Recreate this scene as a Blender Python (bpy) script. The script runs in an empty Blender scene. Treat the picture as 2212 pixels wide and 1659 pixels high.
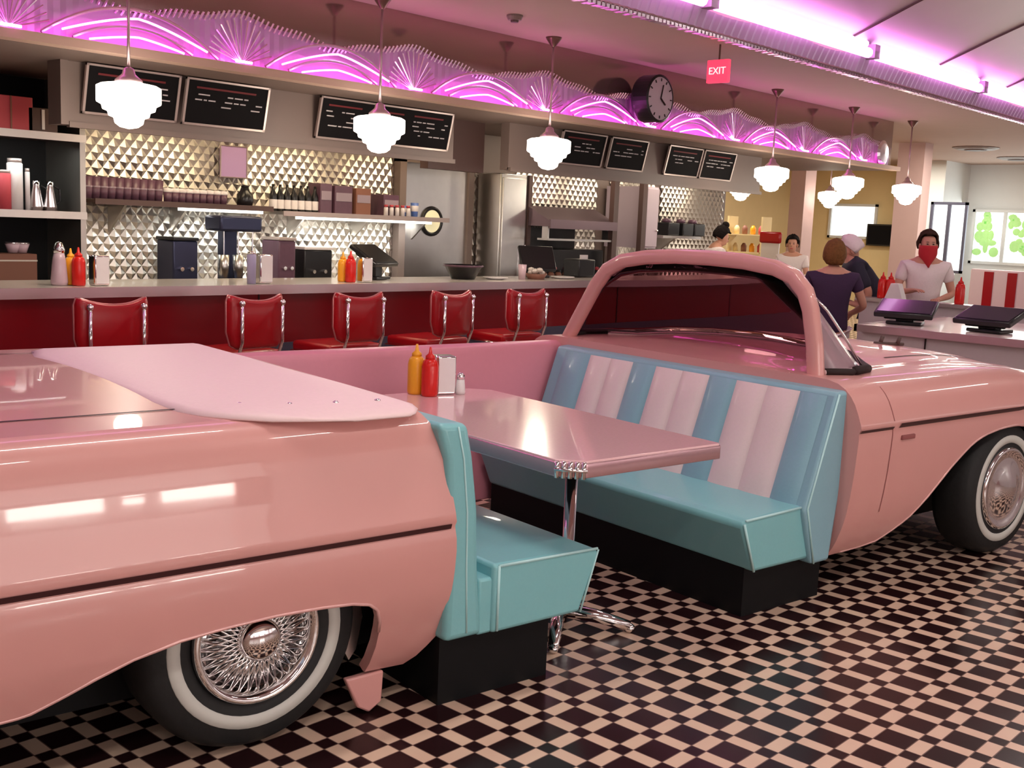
import bpy, math, random
from mathutils import Vector, Matrix
random.seed(7)
PI = math.pi
col = bpy.context.scene.collection
# ---------------------------------------------------------------- camera frame
FPX, PITCH, ROLL, EYE = 2407.36, .143078945, .0428359526, 1.514
AZ = math.radians(42.3); CARYAW = math.radians(42.3 - 50.96)
fw = Vector((math.cos(AZ), math.sin(AZ), 0)); rt = Vector((math.sin(AZ), -math.cos(AZ), 0)); ZZ = Vector((0, 0, 1))
FD = math.cos(PITCH)*fw - math.sin(PITCH)*ZZ; UP0 = math.sin(PITCH)*fw + math.cos(PITCH)*ZZ
RT = math.cos(ROLL)*rt + math.sin(ROLL)*UP0; UP = -math.sin(ROLL)*rt + math.cos(ROLL)*UP0
CAM = Vector((0, 0, EYE))
cu = Vector((math.cos(CARYAW), math.sin(CARYAW), 0)); cv = Vector((-cu.y, cu.x, 0))
def ray(x, y): return FD + (x-1106)/FPX*RT - (y-829.5)/FPX*UP
def onplane(x, y, n, d):
    r = ray(x, y); return CAM + r*((d - n.dot(CAM))/n.dot(r))
def onX(x, y, X): return onplane(x, y, Vector((1, 0, 0)), X)
def onY(x, y, Y): return onplane(x, y, Vector((0, 1, 0)), Y)
def onz(x, y, h): return onplane(x, y, ZZ, h)
def W(u, v, z): return cu*u + cv*v + ZZ*z            # car frame to world

# ---------------------------------------------------------------- materials
def mat(name, c, rough=.5, metal=0, coat=0, emit=None, es=0, trans=0, ior=1.45, alpha=1, spec=.5):
    m = bpy.data.materials.new(name); m.use_nodes = True
    b = m.node_tree.nodes['Principled BSDF']
    b.inputs['Base Color'].default_value = (*c, 1); b.inputs['Roughness'].default_value = rough
    b.inputs['Metallic'].default_value = metal; b.inputs['Coat Weight'].default_value = coat
    b.inputs['Coat Roughness'].default_value = .03
    b.inputs['Transmission Weight'].default_value = trans; b.inputs['IOR'].default_value = ior
    b.inputs['Specular IOR Level'].default_value = spec
    if emit: b.inputs['Emission Color'].default_value = (*emit, 1); b.inputs['Emission Strength'].default_value = es
    return m
def nodes(m): return m.node_tree.nodes, m.node_tree.links, m.node_tree.nodes['Principled BSDF']
def add_noise(m, scale=20, amt=.12, bump=0, rough_var=0):
    n, l, b = nodes(m)
    tc = n.new('ShaderNodeTexCoord'); tx = n.new('ShaderNodeTexNoise'); tx.inputs['Scale'].default_value = scale
    tx.inputs['Detail'].default_value = 4
    l.new(tc.outputs['Object'], tx.inputs['Vector'])
    c = b.inputs['Base Color'].default_value[:]
    mx = n.new('ShaderNodeMix'); mx.data_type = 'RGBA'
    mx.inputs[6].default_value = tuple(max(0, x*(1-amt)) for x in c[:3])+(1,)
    mx.inputs[7].default_value = tuple(min(1, x*(1+amt)) for x in c[:3])+(1,)
    l.new(tx.outputs['Fac'], mx.inputs[0]); l.new(mx.outputs[2], b.inputs['Base Color'])
    if bump:
        bp = n.new('ShaderNodeBump'); bp.inputs['Strength'].default_value = bump; bp.inputs['Distance'].default_value = .01
        l.new(tx.outputs['Fac'], bp.inputs['Height']); l.new(bp.outputs['Normal'], b.inputs['Normal'])
    return m
M = {}
M['pink'] = add_noise(mat('pink_paint', (.70, .345, .32), .34, 0, .5, spec=.4), 6, .02)
M['pink_in'] = add_noise(mat('pink_vinyl', (.68, .25, .32), .4), 40, .03, .05)
M['cover'] = add_noise(mat('pale_vinyl', (.92, .70, .71), .55), 60, .03, .06)
M['dark_trim'] = mat('dark_trim', (.05, .012, .015), .3)
M['gap'] = mat('panel_gap', (.02, .008, .008), .7)
M['chrome'] = mat('chrome', (.82, .80, .80), .09, 1)
M['steel'] = add_noise(mat('brushed_steel', (.62, .60, .58), .3, 1), 12, .06, .03)
M['fan'] = mat('neon_tinted_panel', (.50, .34, .50), .42, .35)  # the neon's magenta light is put into this base colour
M['fanridge'] = mat('polished_ridge', (.95, .85, .95), .24, 1)
M['rubber'] = add_noise(mat('tyre_rubber', (.012, .012, .013), .65), 50, .3, .1)
M['whitewall'] = mat('whitewall', (.62, .62, .58), .5)
M['blue'] = add_noise(mat('turquoise_vinyl', (.23, .54, .58), .36, 0, .2), 80, .03, .05)
M['blue_d'] = add_noise(mat('blue_vinyl', (.25, .46, .55), .4, 0, .15), 80, .03, .05)
M['white_v'] = add_noise(mat('white_vinyl', (.80, .66, .66), .42, 0, .1), 80, .03, .05)
M['piping'] = mat('pale_piping', (.50, .80, .82), .4)
M['black'] = mat('black_laminate', (.004, .004, .005), .6, spec=.25)
M['blackgloss'] = mat('black_plastic', (.012, .011, .013), .28)
M['table'] = add_noise(mat('pink_laminate', (.80, .51, .53), .14, 0, .5), 90, .08)
M['table_edge'] = mat('table_edge_metal', (.66, .42, .46), .22, .75)
M['red'] = mat('red_vinyl', (.36, .003, .008), .3, 0, .1)
M['red_c'] = add_noise(mat('red_counter_panel', (.20, .002, .007), .3, 0, .1), 3, .1)
M['ketchup'] = mat('ketchup_red', (.62, .015, .01), .25)
M['mustard'] = mat('mustard_yellow', (.85, .36, .02), .3)
M['white'] = add_noise(mat('white_plastic', (.75, .70, .70), .4), 30, .03)
M['cream'] = add_noise(mat('cream_counter', (.62, .56, .50), .22, 0, .3), 40, .08)
M['bluegrey'] = mat('bluegrey_steel', (.10, .10, .15), .35, .5)
M['ceil'] = add_noise(mat('ceiling_paint', (.42, .305, .255), .75), 5, .03)
M['soffit'] = add_noise(mat('soffit_lacquer', (.42, .30, .265), .10, .8), 3, .05)
M['taupe'] = add_noise(mat('taupe_panel', (.20, .148, .13), .5), 5, .04)
M['brown'] = mat('dark_brown', (.09, .05, .045), .5)
M['tanband'] = mat('tan_trim', (.55, .38, .30), .4)
M['menu'] = mat('menu_black', (.006, .005, .006), .8, spec=.15)
M['menu_frame'] = mat('menu_frame', (.42, .34, .32), .35, .4)
M['letter'] = mat('menu_lettering', (.50, .46, .48), .6)
M['letter_red'] = mat('menu_red_lettering', (.13, .008, .012), .7)
M['yellow'] = add_noise(mat('yellow_wall', (.72, .56, .30), .7), 6, .04)
M['white_wall'] = add_noise(mat('white_wall', (.68, .69, .68), .7), 6, .03)
M['rose_wall'] = add_noise(mat('rose_column', (.55, .38, .36), .6), 6, .04)
M['plum_steel'] = mat('dark_plum_steel', (.20, .14, .16), .35, .8)  # even dark plum tone for the grill-line steel
M['plum'] = add_noise(mat('plum_plastic', (.11, .05, .08), .35), 30, .15)
M['glass_cup'] = mat('frosted_cup', (.45, .34, .40), .15, 0, 0, trans=.35)
M['glass'] = mat('clear_glass', (.95, .95, .95), .02, trans=1)
M['darkblue'] = mat('blue_metal', (.04, .045, .09), .3, .6)
M['boxred'] = mat('red_box', (.50, .06, .08), .6)
M['brownbox'] = mat('brown_box', (.22, .09, .06), .6)
M['blueitem'] = mat('blue_cup', (.10, .18, .50), .4)
M['skin'] = add_noise(mat('skin', (.55, .27, .19), .5), 30, .05)
M['hair_b'] = add_noise(mat('brown_hair', (.17, .075, .025), .75, spec=.2), 45, .5, 1)
M['hair_d'] = add_noise(mat('dark_brown_hair', (.045, .022, .014), .8, spec=.15), 45, .4, 1)
M['hair_k'] = add_noise(mat('black_hair', (.010, .006, .006), .8, spec=.15), 45, .4, 1)
M['purple_cloth'] = add_noise(mat('purple_cloth', (.040, .016, .052), .85), 60, .1, .2)
M['navy_cloth'] = add_noise(mat('navy_cloth', (.02, .018, .035), .85), 60, .1, .2)
M['white_cloth'] = add_noise(mat('white_cloth', (.78, .68, .68), .85), 60, .05, .2)
M['mask'] = mat('red_mask_cloth', (.50, .02, .03), .8)
M['dark_eye'] = mat('dark_eye', (.02, .01, .01), .3)
M['grey_counter'] = add_noise(mat('grey_laminate', (.50, .45, .45), .3, 0, .2), 30, .04)
M['pinktop'] = add_noise(mat('pink_counter_top', (.78, .60, .56), .25, 0, .3), 30, .06)
M['leaf'] = add_noise(mat('foliage', (.10, .28, .05), .7), 4, .5)
M['vault'] = add_noise(mat('vault_panel', (.60, .53, .56), .38, .55), 2, .05)
M['neon'] = mat('glow_tube', (1, .6, 1), .3, emit=(1, .16, .86), es=5.5)
M['burst_glow'] = mat('burst_glow', (1, .6, 1), .3, emit=(1, .20, .9), es=14)
M['neon_hot'] = mat('neon_tube_bright', (1, .7, 1), .3, emit=(1, .45, .97), es=2.6)
M['lamp'] = mat('opal_glass', (1, .95, .88), .3, emit=(1, .90, .76), es=5.5)
M['tubelight'] = mat('fluorescent_tube', (1, 1, 1), .3, emit=(1, .97, .86), es=2.5)
M['bright'] = mat('daylight_glow', (.6, .6, .6), .5, emit=(.93, 1, .98), es=.85)
M['daylight'] = mat('daylight_glow_street', (1, 1, 1), .5, emit=(1, .96, .92), es=.7)
M['slot'] = mat('streak_strip_glow', (1, 1, 1), .5, emit=(1, .93, .85), es=30)
M['exit'] = mat('exit_red', (.8, .05, .08), .4, emit=(1, .05, .12), es=.8)
M['exit_white'] = mat('exit_letters', (.9, .6, .6), .4, emit=(1, .6, .6), es=.9)
M['clockface'] = mat('clock_face', (.62, .52, .60), .3)
M['canopy'] = mat('bronze_canopy', (.16, .09, .07), .35, .6)
M['lampcap'] = mat('lamp_fitter', (.45, .32, .33), .3, .6)
# tinted glass of the windshield
m = mat('tinted_glass', (.36, .17, .21), .0, trans=1, ior=1.12); M['tint'] = m
M['wing'] = mat('wing_glass_clear', (.80, .62, .68), .12, trans=.7, ior=1.3)
# patterned tile floor
def floor_mat():
    m = mat('mosaic_floor', (.5, .4, .3), .2, 0, 0, spec=.28)
    n, l, b = nodes(m)
    g = n.new('ShaderNodeNewGeometry'); sp = n.new('ShaderNodeSeparateXYZ'); l.new(g.outputs['Position'], sp.inputs[0])
    def mth(op, a, bb=None, cc=None):
        x = n.new('ShaderNodeMath'); x.operation = op
        for i, q in enumerate((a, bb, cc)):
            if q is None: continue
            if isinstance(q, (int, float)): x.inputs[i].default_value = q
            else: l.new(q, x.inputs[i])
        return x.outputs[0]
    P = .15238
    outs = []
    for k, o in (('X', 2.5295), ('Y', 1.8061)):
        t = mth('DIVIDE', mth('SUBTRACT', sp.outputs[k], o), P)
        f = mth('ABSOLUTE', mth('SUBTRACT', mth('FRACT', mth('ADD', t, 100.5)), .5))
        outs.append(f)
    ax = mth('LESS_THAN', outs[0], 1/6); ay = mth('LESS_THAN', outs[1], 1/6)
    white = mth('ABSOLUTE', mth('SUBTRACT', ax, ay))
    gr = mth('MINIMUM', mth('ABSOLUTE', mth('SUBTRACT', outs[0], 1/6)), mth('ABSOLUTE', mth('SUBTRACT', outs[1], 1/6)))
    grout = mth('LESS_THAN', gr, .011)
    no = n.new('ShaderNodeTexNoise'); no.inputs['Scale'].default_value = 7; l.new(g.outputs['Position'], no.inputs['Vector'])
    wh = n.new('ShaderNodeMix'); wh.data_type = 'RGBA'; wh.inputs[6].default_value = (.72, .49, .38, 1); wh.inputs[7].default_value = (.80, .61, .46, 1)
    l.new(no.outputs['Fac'], wh.inputs[0])
    dk = n.new('ShaderNodeMix'); dk.data_type = 'RGBA'; dk.inputs[6].default_value = (.018, .006, .006, 1); dk.inputs[7].default_value = (.028, .010, .013, 1)
    l.new(no.outputs['Fac'], dk.inputs[0])
    mx = n.new('ShaderNodeMix'); mx.data_type = 'RGBA'; l.new(white, mx.inputs[0]); l.new(dk.outputs[2], mx.inputs[6]); l.new(wh.outputs[2], mx.inputs[7])
    m2 = n.new('ShaderNodeMix'); m2.data_type = 'RGBA'; l.new(grout, m2.inputs[0]); l.new(mx.outputs[2], m2.inputs[6]); m2.inputs[7].default_value = (.16, .10, .085, 1)
    l.new(m2.outputs[2], b.inputs['Base Color'])
    return m
M['floor'] = floor_mat()

# ---------------------------------------------------------------- mesh builder
class MB:
    def __init__(s, f=None): s.v = []; s.f = []; s.T = f or (lambda a, b, c: Vector((a, b, c)))
    def add(s, vs, fs):
        o = len(s.v); s.v += [s.T(*p) for p in vs]; s.f += [tuple(i+o for i in q) for q in fs]; return s
    def box(s, x0, x1, y0, y1, z0, z1):
        return s.add([(x0,y0,z0),(x1,y0,z0),(x1,y1,z0),(x0,y1,z0),(x0,y0,z1),(x1,y0,z1),(x1,y1,z1),(x0,y1,z1)],
                     [(0,3,2,1),(4,5,6,7),(0,1,5,4),(1,2,6,5),(2,3,7,6),(3,0,4,7)])
    def tube(s, pts, r, n=8, closed=False, cap=True):
        pts = [Vector(p) for p in pts]; N = len(pts); vs = []; prev = None
        for i, p in enumerate(pts):
            a = pts[(i-1) % N] if (closed or i > 0) else p; b = pts[(i+1) % N] if (closed or i < N-1) else p
            t = (b-a).normalized()
            if prev is None: prev = t.orthogonal().normalized()
            prev = (prev - t*prev.dot(t)).normalized(); q = t.cross(prev)
            rr = r[i] if isinstance(r, (list, tuple)) else r
            for k in range(n):
                an = 2*PI*k/n; vs.append(tuple(p + (prev*math.cos(an)+q*math.sin(an))*rr))
        fs = [(i*n+k, i*n+(k+1) % n, ((i+1) % N)*n+(k+1) % n, ((i+1) % N)*n+k) for i in range(N if closed else N-1) for k in range(n)]
        if cap and not closed: fs += [tuple(range(n-1, -1, -1)), tuple((N-1)*n+k for k in range(n))]
        return s.add(vs, fs)
    def lathe(s, prof, c=(0,0,0), n=24, axis='z', cap=True):
        vs = []
        for r, h in prof:
            for k in range(n):
                a = 2*PI*k/n; x, y = r*math.cos(a), r*math.sin(a)
                if axis == 'z': vs.append((c[0]+x, c[1]+y, c[2]+h))
                elif axis == 'y': vs.append((c[0]+x, c[1]+h, c[2]+y))
                else: vs.append((c[0]+h, c[1]+x, c[2]+y))
        fs = [(i*n+k, i*n+(k+1) % n, (i+1)*n+(k+1) % n, (i+1)*n+k) for i in range(len(prof)-1) for k in range(n)]
        if cap and prof[0][0] > 1e-5: fs.append(tuple(range(n-1, -1, -1)))
        if cap and prof[-1][0] > 1e-5: fs.append(tuple((len(prof)-1)*n+k for k in range(n)))
        return s.add(vs, fs)
    def prism(s, poly, a, b, axis='y'):
        n = len(poly)
        def P(p, h): return {'y': (p[0], h, p[1]), 'z': (p[0], p[1], h), 'x': (h, p[0], p[1])}[axis]
        vs = [P(p, a) for p in poly]+[P(p, b) for p in poly]
        return s.add(vs, [tuple(range(n)), tuple(range(2*n-1, n-1, -1))]+[(i, (i+1) % n, n+(i+1) % n, n+i) for i in range(n)])
    def grid(s, rows, closed=False):
        nr, nc = len(rows), len(rows[0]); vs = [p for r in rows for p in r]
        return s.add(vs, [(i*nc+j, i*nc+(j+1) % nc, (i+1)*nc+(j+1) % nc, (i+1)*nc+j) for i in range(nr-1) for j in range(nc if closed else nc-1)])
    def ball(s, c, r, n=12, m=8):
        if not isinstance(r, (tuple, list)): r = (r, r, r)
        vs = []
        for i in range(m+1):
            t = PI*i/m
            for k in range(n):
                a = 2*PI*k/n; vs.append((c[0]+r[0]*math.sin(t)*math.cos(a), c[1]+r[1]*math.sin(t)*math.sin(a), c[2]+r[2]*math.cos(t)))
        return s.add(vs, [(i*n+k, i*n+(k+1) % n, (i+1)*n+(k+1) % n, (i+1)*n+k) for i in range(m) for k in range(n)])
    def build(s, name, m, parent=None, smooth=False, bevel=0, loc=None, solid=0, sub=0, bseg=2):
        me = bpy.data.meshes.new(name)
        base = Vector(loc) if loc is not None else Vector((0, 0, 0))
        me.from_pydata([tuple(p-base) for p in s.v], [], s.f); me.validate(); me.update()
        me.materials.append(M[m] if isinstance(m, str) else m)
        if smooth:
            for p in me.polygons: p.use_smooth = True
        o = bpy.data.objects.new(name, me); col.objects.link(o); o.location = base
        if parent:
            o.parent = parent; o.location = base
            o.matrix_parent_inverse = Matrix.Identity(4)
        import bmesh as bmm
        b = bmm.new(); b.from_mesh(me); bmm.ops.remove_doubles(b, verts=b.verts, dist=1e-5); bmm.ops.recalc_face_normals(b, faces=b.faces); b.to_mesh(me); b.free()
        if solid:
            q = o.modifiers.new('solid', 'SOLIDIFY'); q.thickness = solid; q.offset = -1
        if bevel:
            q = o.modifiers.new('bevel', 'BEVEL'); q.width = bevel; q.segments = bseg; q.limit_method = 'ANGLE'; q.angle_limit = .6
            for p in me.polygons: p.use_smooth = True
            me.set_sharp_from_angle(angle=.9) if not smooth else None
        if sub:
            q = o.modifiers.new('sub', 'SUBSURF'); q.levels = sub; q.render_levels = sub
        return o
def tag(o, label=None, cat=None, group=None, kind=None):
    if label: o['label'] = label
    if cat: o['category'] = cat
    if group: o['group'] = group
    if kind: o['kind'] = kind
    return o
def thing(name, loc, label, cat, group=None, rz=0):
    o = bpy.data.objects.new(name, None); col.objects.link(o); o.location = loc; o.rotation_euler = (0, 0, rz)
    o.empty_display_size = .1
    return tag(o, label, cat, group)
def copy_tree(o, parent=None):
    c = o.copy(); col.objects.link(c)
    if parent: c.parent = parent
    for ch in list(o.children):
        copy_tree(ch, c)
    return c
def struct(o, name=None): o['kind'] = 'structure'; return o
def carT(a, b, c): return W(a, b, c)
def lerp(tab, x):
    if x <= tab[0][0]: return tab[0][1]
    for (a, va), (b, vb) in zip(tab, tab[1:]):
        if x <= b: return va+(vb-va)*(x-a)/(b-a)
    return tab[-1][1]
def text_mesh(name, s, size, m, parent, loc, rot, ext=.002):
    cu_ = bpy.data.curves.new(name, 'FONT'); cu_.body = s; cu_.size = size; cu_.extrude = ext; cu_.align_x = 'CENTER'; cu_.align_y = 'CENTER'
    t = bpy.data.objects.new(name, cu_); col.objects.link(t)
    dg = bpy.context.evaluated_depsgraph_get(); me = bpy.data.meshes.new_from_object(t.evaluated_get(dg))
    bpy.data.objects.remove(t); me.materials.clear(); me.materials.append(M[m])
    o = bpy.data.objects.new(name, me); col.objects.link(o); o.parent = parent; o.location = loc; o.rotation_euler = rot
    return o

# ================================================================ the room
XE = 22.0
struct(MB().box(-4, XE, -5, 12, -.1, 0).build('floor', 'floor'))
# flat ceiling over the counter and the far dining room, vault beside it
c = MB(); c.box(-4, XE, 4.92, 12, 3.0, 3.2); c.box(16.5, XE, -5, 4.92, 3.0, 3.2)
struct(c.build('ceiling', 'ceil'))
vp = []
for i in range(13):
    t = i/12; vp.append((4.80 - 7.6*t, 3.22 + 1.05*math.sin(PI*t)))
v = MB(); v.prism([(y, z) for y, z in vp]+[(y, z+.06) for y, z in reversed(vp)], -4, 16.5, 'x')
struct(v.build('ceiling_vault', 'vault'))
struct(MB().box(-4, 16.5, -5, -2.8, 3.0, 3.3).build('ceiling_front', 'ceil'))
e = MB(); e.box(-4, 16.5, 4.80, 4.92, 2.99, 3.34); e.box(16.44, 16.5, -2.8, 4.8, 3.0, 4.3)
struct(e.build('trim_1', 'ceil'))
for i in range(10):
    x = -2.0 + 1.9*i
    s = MB(); s.tube([(x, y, z-.004) for y, z in vp], .012, 6); struct(s.build('trim_%d' % (i+10), 'brown'))
struct(MB().box(-4, 12.8, 8.0, 8.12, 0, 3.0).build('wall_back', 'taupe'))
struct(MB().box(12.8, XE, 12, 12.12, 0, 3.0).build('wall_back_2', 'yellow'))
struct(MB().box(12.7, 12.8, 8.12, 12, 0, 2.4).build('wall_kitchen', 'yellow'))
struct(MB().box(-4.1, -4, -5, 8, 0, 3.0).build('wall_left', 'ceil'))
# front wall (behind the viewer): piers with big assumed daylight windows between
f = MB(); f.box(-4, XE, -5.1, -5, 0, .7); f.box(-4, XE, -5.1, -5, 2.5, 3.0)
for i in range(11): f.box(-4+2.58*i, -4+2.58*i+.35, -5.1, -5, .7, 2.5)
struct(f.build('wall_front', 'rose_wall'))
for i in range(10):
    x0 = -4+2.58*i+.35
    struct(MB().box(x0, x0+2.23, -5.12, -5.09, .7, 2.5).build('window_%d' % (i+20), 'daylight'))
for k, (xa_, xb_, za_, zb_) in enumerate(((1.77, 2.55, 1.36, 1.47), (2.74, 2.90, 1.38, 1.43), (3.08, 3.72, 1.34, 1.45))):
    struct(MB().box(xa_, xb_, -5.09, -5.0, za_, zb_).build('window_%d' % (k+40), 'slot'))  # bright strips added unseen so their reflections streak the car side
# end wall: white part to the right, yellow to the left, with window openings showing daylight
def wy(px, py): p = onX(px, py, XE); return p.y, p.z
def window(n, x0, y0, x1, y1, frame, m='bright', mull=0, X=XE):
    a = onX(x0, y0, X); b = onX(x1, y1, X)
    ya, yb = max(a.y, b.y), min(a.y, b.y); za, zb = max(a.z, b.z), min(a.z, b.z)
    g = MB(); g.box(X-.02, X-.005, yb, ya, zb, za); w = struct(g.build('window_%d' % n, m))
    fr = MB(); t = .05
    fr.box(X-.07, X-.02, yb-t, yb, zb-t, za+t); fr.box(X-.07, X-.02, ya, ya+t, zb-t, za+t)
    fr.box(X-.07, X-.02, yb-t, ya+t, za, za+t); fr.box(X-.07, X-.02, yb-t, ya+t, zb-t, zb)
    for k in range(mull):
        y = yb+(ya-yb)*(k+1)/(mull+1); fr.box(X-.06, X-.02, y-.03, y+.03, zb, za)
    fr.build('window_frame', frame, w)
    return yb, ya, zb, za
ysplit = wy(1998, 450)[0]
struct(MB().box(XE, XE+.1, ysplit, 12, 0, 3.0).build('wall_right', 'yellow'))
struct(MB().box(XE, XE+.1, -5, ysplit, 0, 3.0).build('wall_right_2', 'white_wall'))
yb = wy(2089, 450)[0]
struct(MB().box(XE-1.2, XE, yb, ysplit-.02, 0, 3.0).build('wall_right_3', 'white_wall'))
window(1, 1655, 442, 1722, 500, 'yellow'); window(2, 1800, 445, 1888, 512, 'white_wall')
window(3, 2020, 442, 2074, 585, 'bluegrey', 'bright', 1, XE-1.2)
w4 = window(4, 2110, 458, 2230, 570, 'white_wall', 'bright', 1)
# greenery outside the right window
gr = MB()
for i in range(60):
    y = w4[0]+(w4[1]-w4[0])*random.random()*.95; z = w4[2]+(w4[3]-w4[2])*(.15+.8*random.random())
    if .42 < (w4[1]-y)/(w4[1]-w4[0]) < .55: continue
    gr.ball((XE-.03, y, z), (.02, .05+.05*random.random(), .05+.06*random.random()), 7, 5)
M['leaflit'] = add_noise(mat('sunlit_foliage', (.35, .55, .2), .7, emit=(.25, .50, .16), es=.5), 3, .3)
tag(gr.build('tree_foliage', 'leaflit'), 'sunlit green leaves seen through the far right window', 'foliage', kind='stuff')
# column in the dining room
cp = onY(1743, 500, 8.6)
struct(MB().box(cp.x-.17, cp.x+.17, 8.6, 8.85, 0, 3.0).build('wall_column', 'rose_wall'))
cp2 = onX(1952, 500, 17); struct(MB().box(17, 17.3, cp2.y-.22, cp2.y+.2, 0, 3.0).build('wall_column_2', 'rose_wall'))

# ---- soffit above the counter
so = MB(); so.box(-4, 13.95, 6.31, 6.9, 2.40, 3.0); so.box(-4, 12.7, 6.9, 8.0, 2.40, 2.5)
so.box(11.6, 13.95, 6.9, 10.5, 2.40, 3.0)
struct(so.build('ceiling_soffit', 'soffit'))
struct(MB().box(-4, 14.0, 6.19, 6.31, 2.385, 2.435).build('trim_2', 'tanband'))
struct(MB().box(11.6, 13.93, 6.32, 10.45, 2.385, 2.399).build('trim_4', 'brown'))
struct(MB().box(-4, 11.6, 6.32, 7.99, 2.385, 2.399).build('trim_5', 'taupe'))
# taupe bulkhead carrying the menu boards
b = MB(); b.box(3.3, 6.62, 6.8, 6.9, 2.0, 2.4); b.box(7.30, 11.6, 6.8, 6.9, 1.98, 2.4); b.box(3.25, 3.3, 6.78, 6.95, 2.0, 2.4)
struct(b.build('wall_bulkhead', 'taupe'))
struct(MB().box(6.62, 7.30, 7.1, 7.2, 1.95, 2.4).build('wall_bulkhead_2', 'brown'))
t = MB(); t.box(3.3, 6.62, 6.77, 6.81, 1.985, 2.02); t.box(7.3, 11.6, 6.77, 6.81, 1.965, 2.0)
struct(t.build('trim_3', 'taupe'))

# ---- scalloped neon frieze on the soffit
BX = [2.71+1.475*i for i in range(-2, 8)]
fr = thing('neon_frieze', (0, 6.31, 2.4), 'long chrome frieze of sunbursts and arches lit by magenta neon above the counter', 'neon sign')
def F(mb, *a, **k): return mb.build(*a, parent=fr, **k)
LOCF = (0, 6.31, 2.4)
def ftop(x):
    ph = (x-BX[0])/1.475
    return 2.70 + .045*math.cos(2*PI*ph) + .012*math.cos(6*PI*ph)
def FB(): return MB(lambda a, b, c: Vector((a-0, b-6.31, c-2.4)))
rows = []
xs = [-3.0+.0369*i for i in range(int(16.9/.0369))]
pan = FB()
rows = []
for j in range(7):
    t = j/6; r = []
    for i, x in enumerate(xs):
        zt = ftop(x); z = 2.44+(zt-2.44)*t
        ph = ((x-BX[0])/1.475+.5) % 1-.5       # -.5..5, 0 at burst centre
        arch = math.cos(ph*2*PI)*-.5+.5        # 1 under arches
        y = 6.30 - .012 - .012*arch*(1-abs(2*t-1)) - (.008 if i % 2 else 0)*(1-arch)
        r.append((x, y, z))
    rows.append(r)
pan.grid(rows); F(pan, 'backing_panel', 'fan', smooth=False)
fg = FB()
for i in range(len(xs)*2-2):
    x = xs[0]+i*.01845*1.0
    if i % 2: continue
    z = ftop(x); fg.tube([(x, 6.285, z-.03), (x+.012, 6.255, z+.018)], .008, 5)
F(fg, 'crimped_edge', 'fanridge')
for bi, bx in enumerate(BX):
    if bx > 13.7: continue
    fan = FB()
    for k in range(15):
        a = math.radians(20+140*k/14); L = .25+.03*math.cos((k-7)*.45)
        fan.tube([(bx+.02*math.cos(a), 6.25, 2.445+.02*math.sin(a)), (bx+L*math.cos(a)*1.12, 6.262, 2.445+L*math.sin(a))], [.003, .006], 5)
    F(fan, 'sunburst', 'fanridge')
    nb = FB(); nb.tube([(bx-.06, 6.225, 2.455), (bx+.06, 6.225, 2.455)], .008, 6)  # short glowing tube added to light the sunburst rays
    F(nb, 'glow_tube', 'burst_glow')
    mx_ = bx+.7375
    if mx_ > 13.3: continue
    for (hw, z0, zp, r) in ((.46, 2.475, 2.60, .0085), (.30, 2.445, 2.495, .008)):
        nt = FB(); pts = []; r *= .8
        for k in range(17):
            s_ = -1+2*k/16; pts.append((mx_+hw*s_, 6.205, z0+(zp-z0)*(1-abs(s_)**1.35)))
        nt.tube(pts, r, 6); F(nt, 'glow_tube', 'neon')  # glowing arcs stand in for neon reflections on the curved metal
    rb = FB()
    for (hw, zp) in ((.56, 2.655), (.38, 2.555)):
        pts = [(mx_+hw*(-1+2*k/16), 6.245, 2.45+(zp-2.45)*(1-abs(-1+2*k/16)**2)) for k in range(17)]
        rb.tube(pts, .011, 6)
    F(rb, 'arch_ridge', 'fanridge')
fr.location = LOCF
# round end ornament
eo = FB(); eo.lathe([(.0, -.03), (.12, -.02), (.16, .0), (.16, .03)], (13.6, 6.26, 2.58), 20, 'y'); F(eo, 'end_rosette', 'fanridge')

# ---- neon cove along the raised ceiling
cvt = thing('neon_cove', (0, 4.8, 3.0), 'bright magenta neon tube run along the edge of the raised metal ceiling', 'neon light')
cb = MB(lambda a, b_, c_: Vector((a, b_-4.8, c_-3.0)))
cb.grid([[(x, 4.79-.0-.05*t-(.012 if i % 2 else 0), 3.0+.13*t+.02*math.sin(x*4)*t) for i, x in enumerate([-4+.05*k for k in range(411)])] for t in (0, .25, .5, .75, 1)])
cb.build('chrome_fringe', 'fan', cvt)
lip = MB(lambda a, b_, c_: Vector((a, b_-4.8, c_-3.0)))
for i in range(410):
    x = -4+.05*i; h = .012+.012*abs(math.sin(i*1.7)); lip.box(x, x+.035, 4.80, 4.86, 2.985-h, 2.995)
lip.build('scalloped_lip', 'fanridge', cvt)
x = -3.6
while x < 16:
    for (dy, dz, r) in ((4.67, 3.155, .045), (4.70, 3.235, .03)):
        nt = MB(lambda a, b_, c_: Vector((a, b_-4.8, c_-3.0))); nt.tube([(x+.05, dy, dz), (x+2.55, dy, dz)], r, 10); nt.build('glow_tube', 'neon_hot', cvt)
    hb = MB(lambda a, b_, c_: Vector((a, b_-4.8, c_-3.0))); hb.box(x-.06, x+.04, 4.64, 4.80, 3.12, 3.24); hb.build('tube_holder', 'fan', cvt)
    x += 2.68
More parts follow.
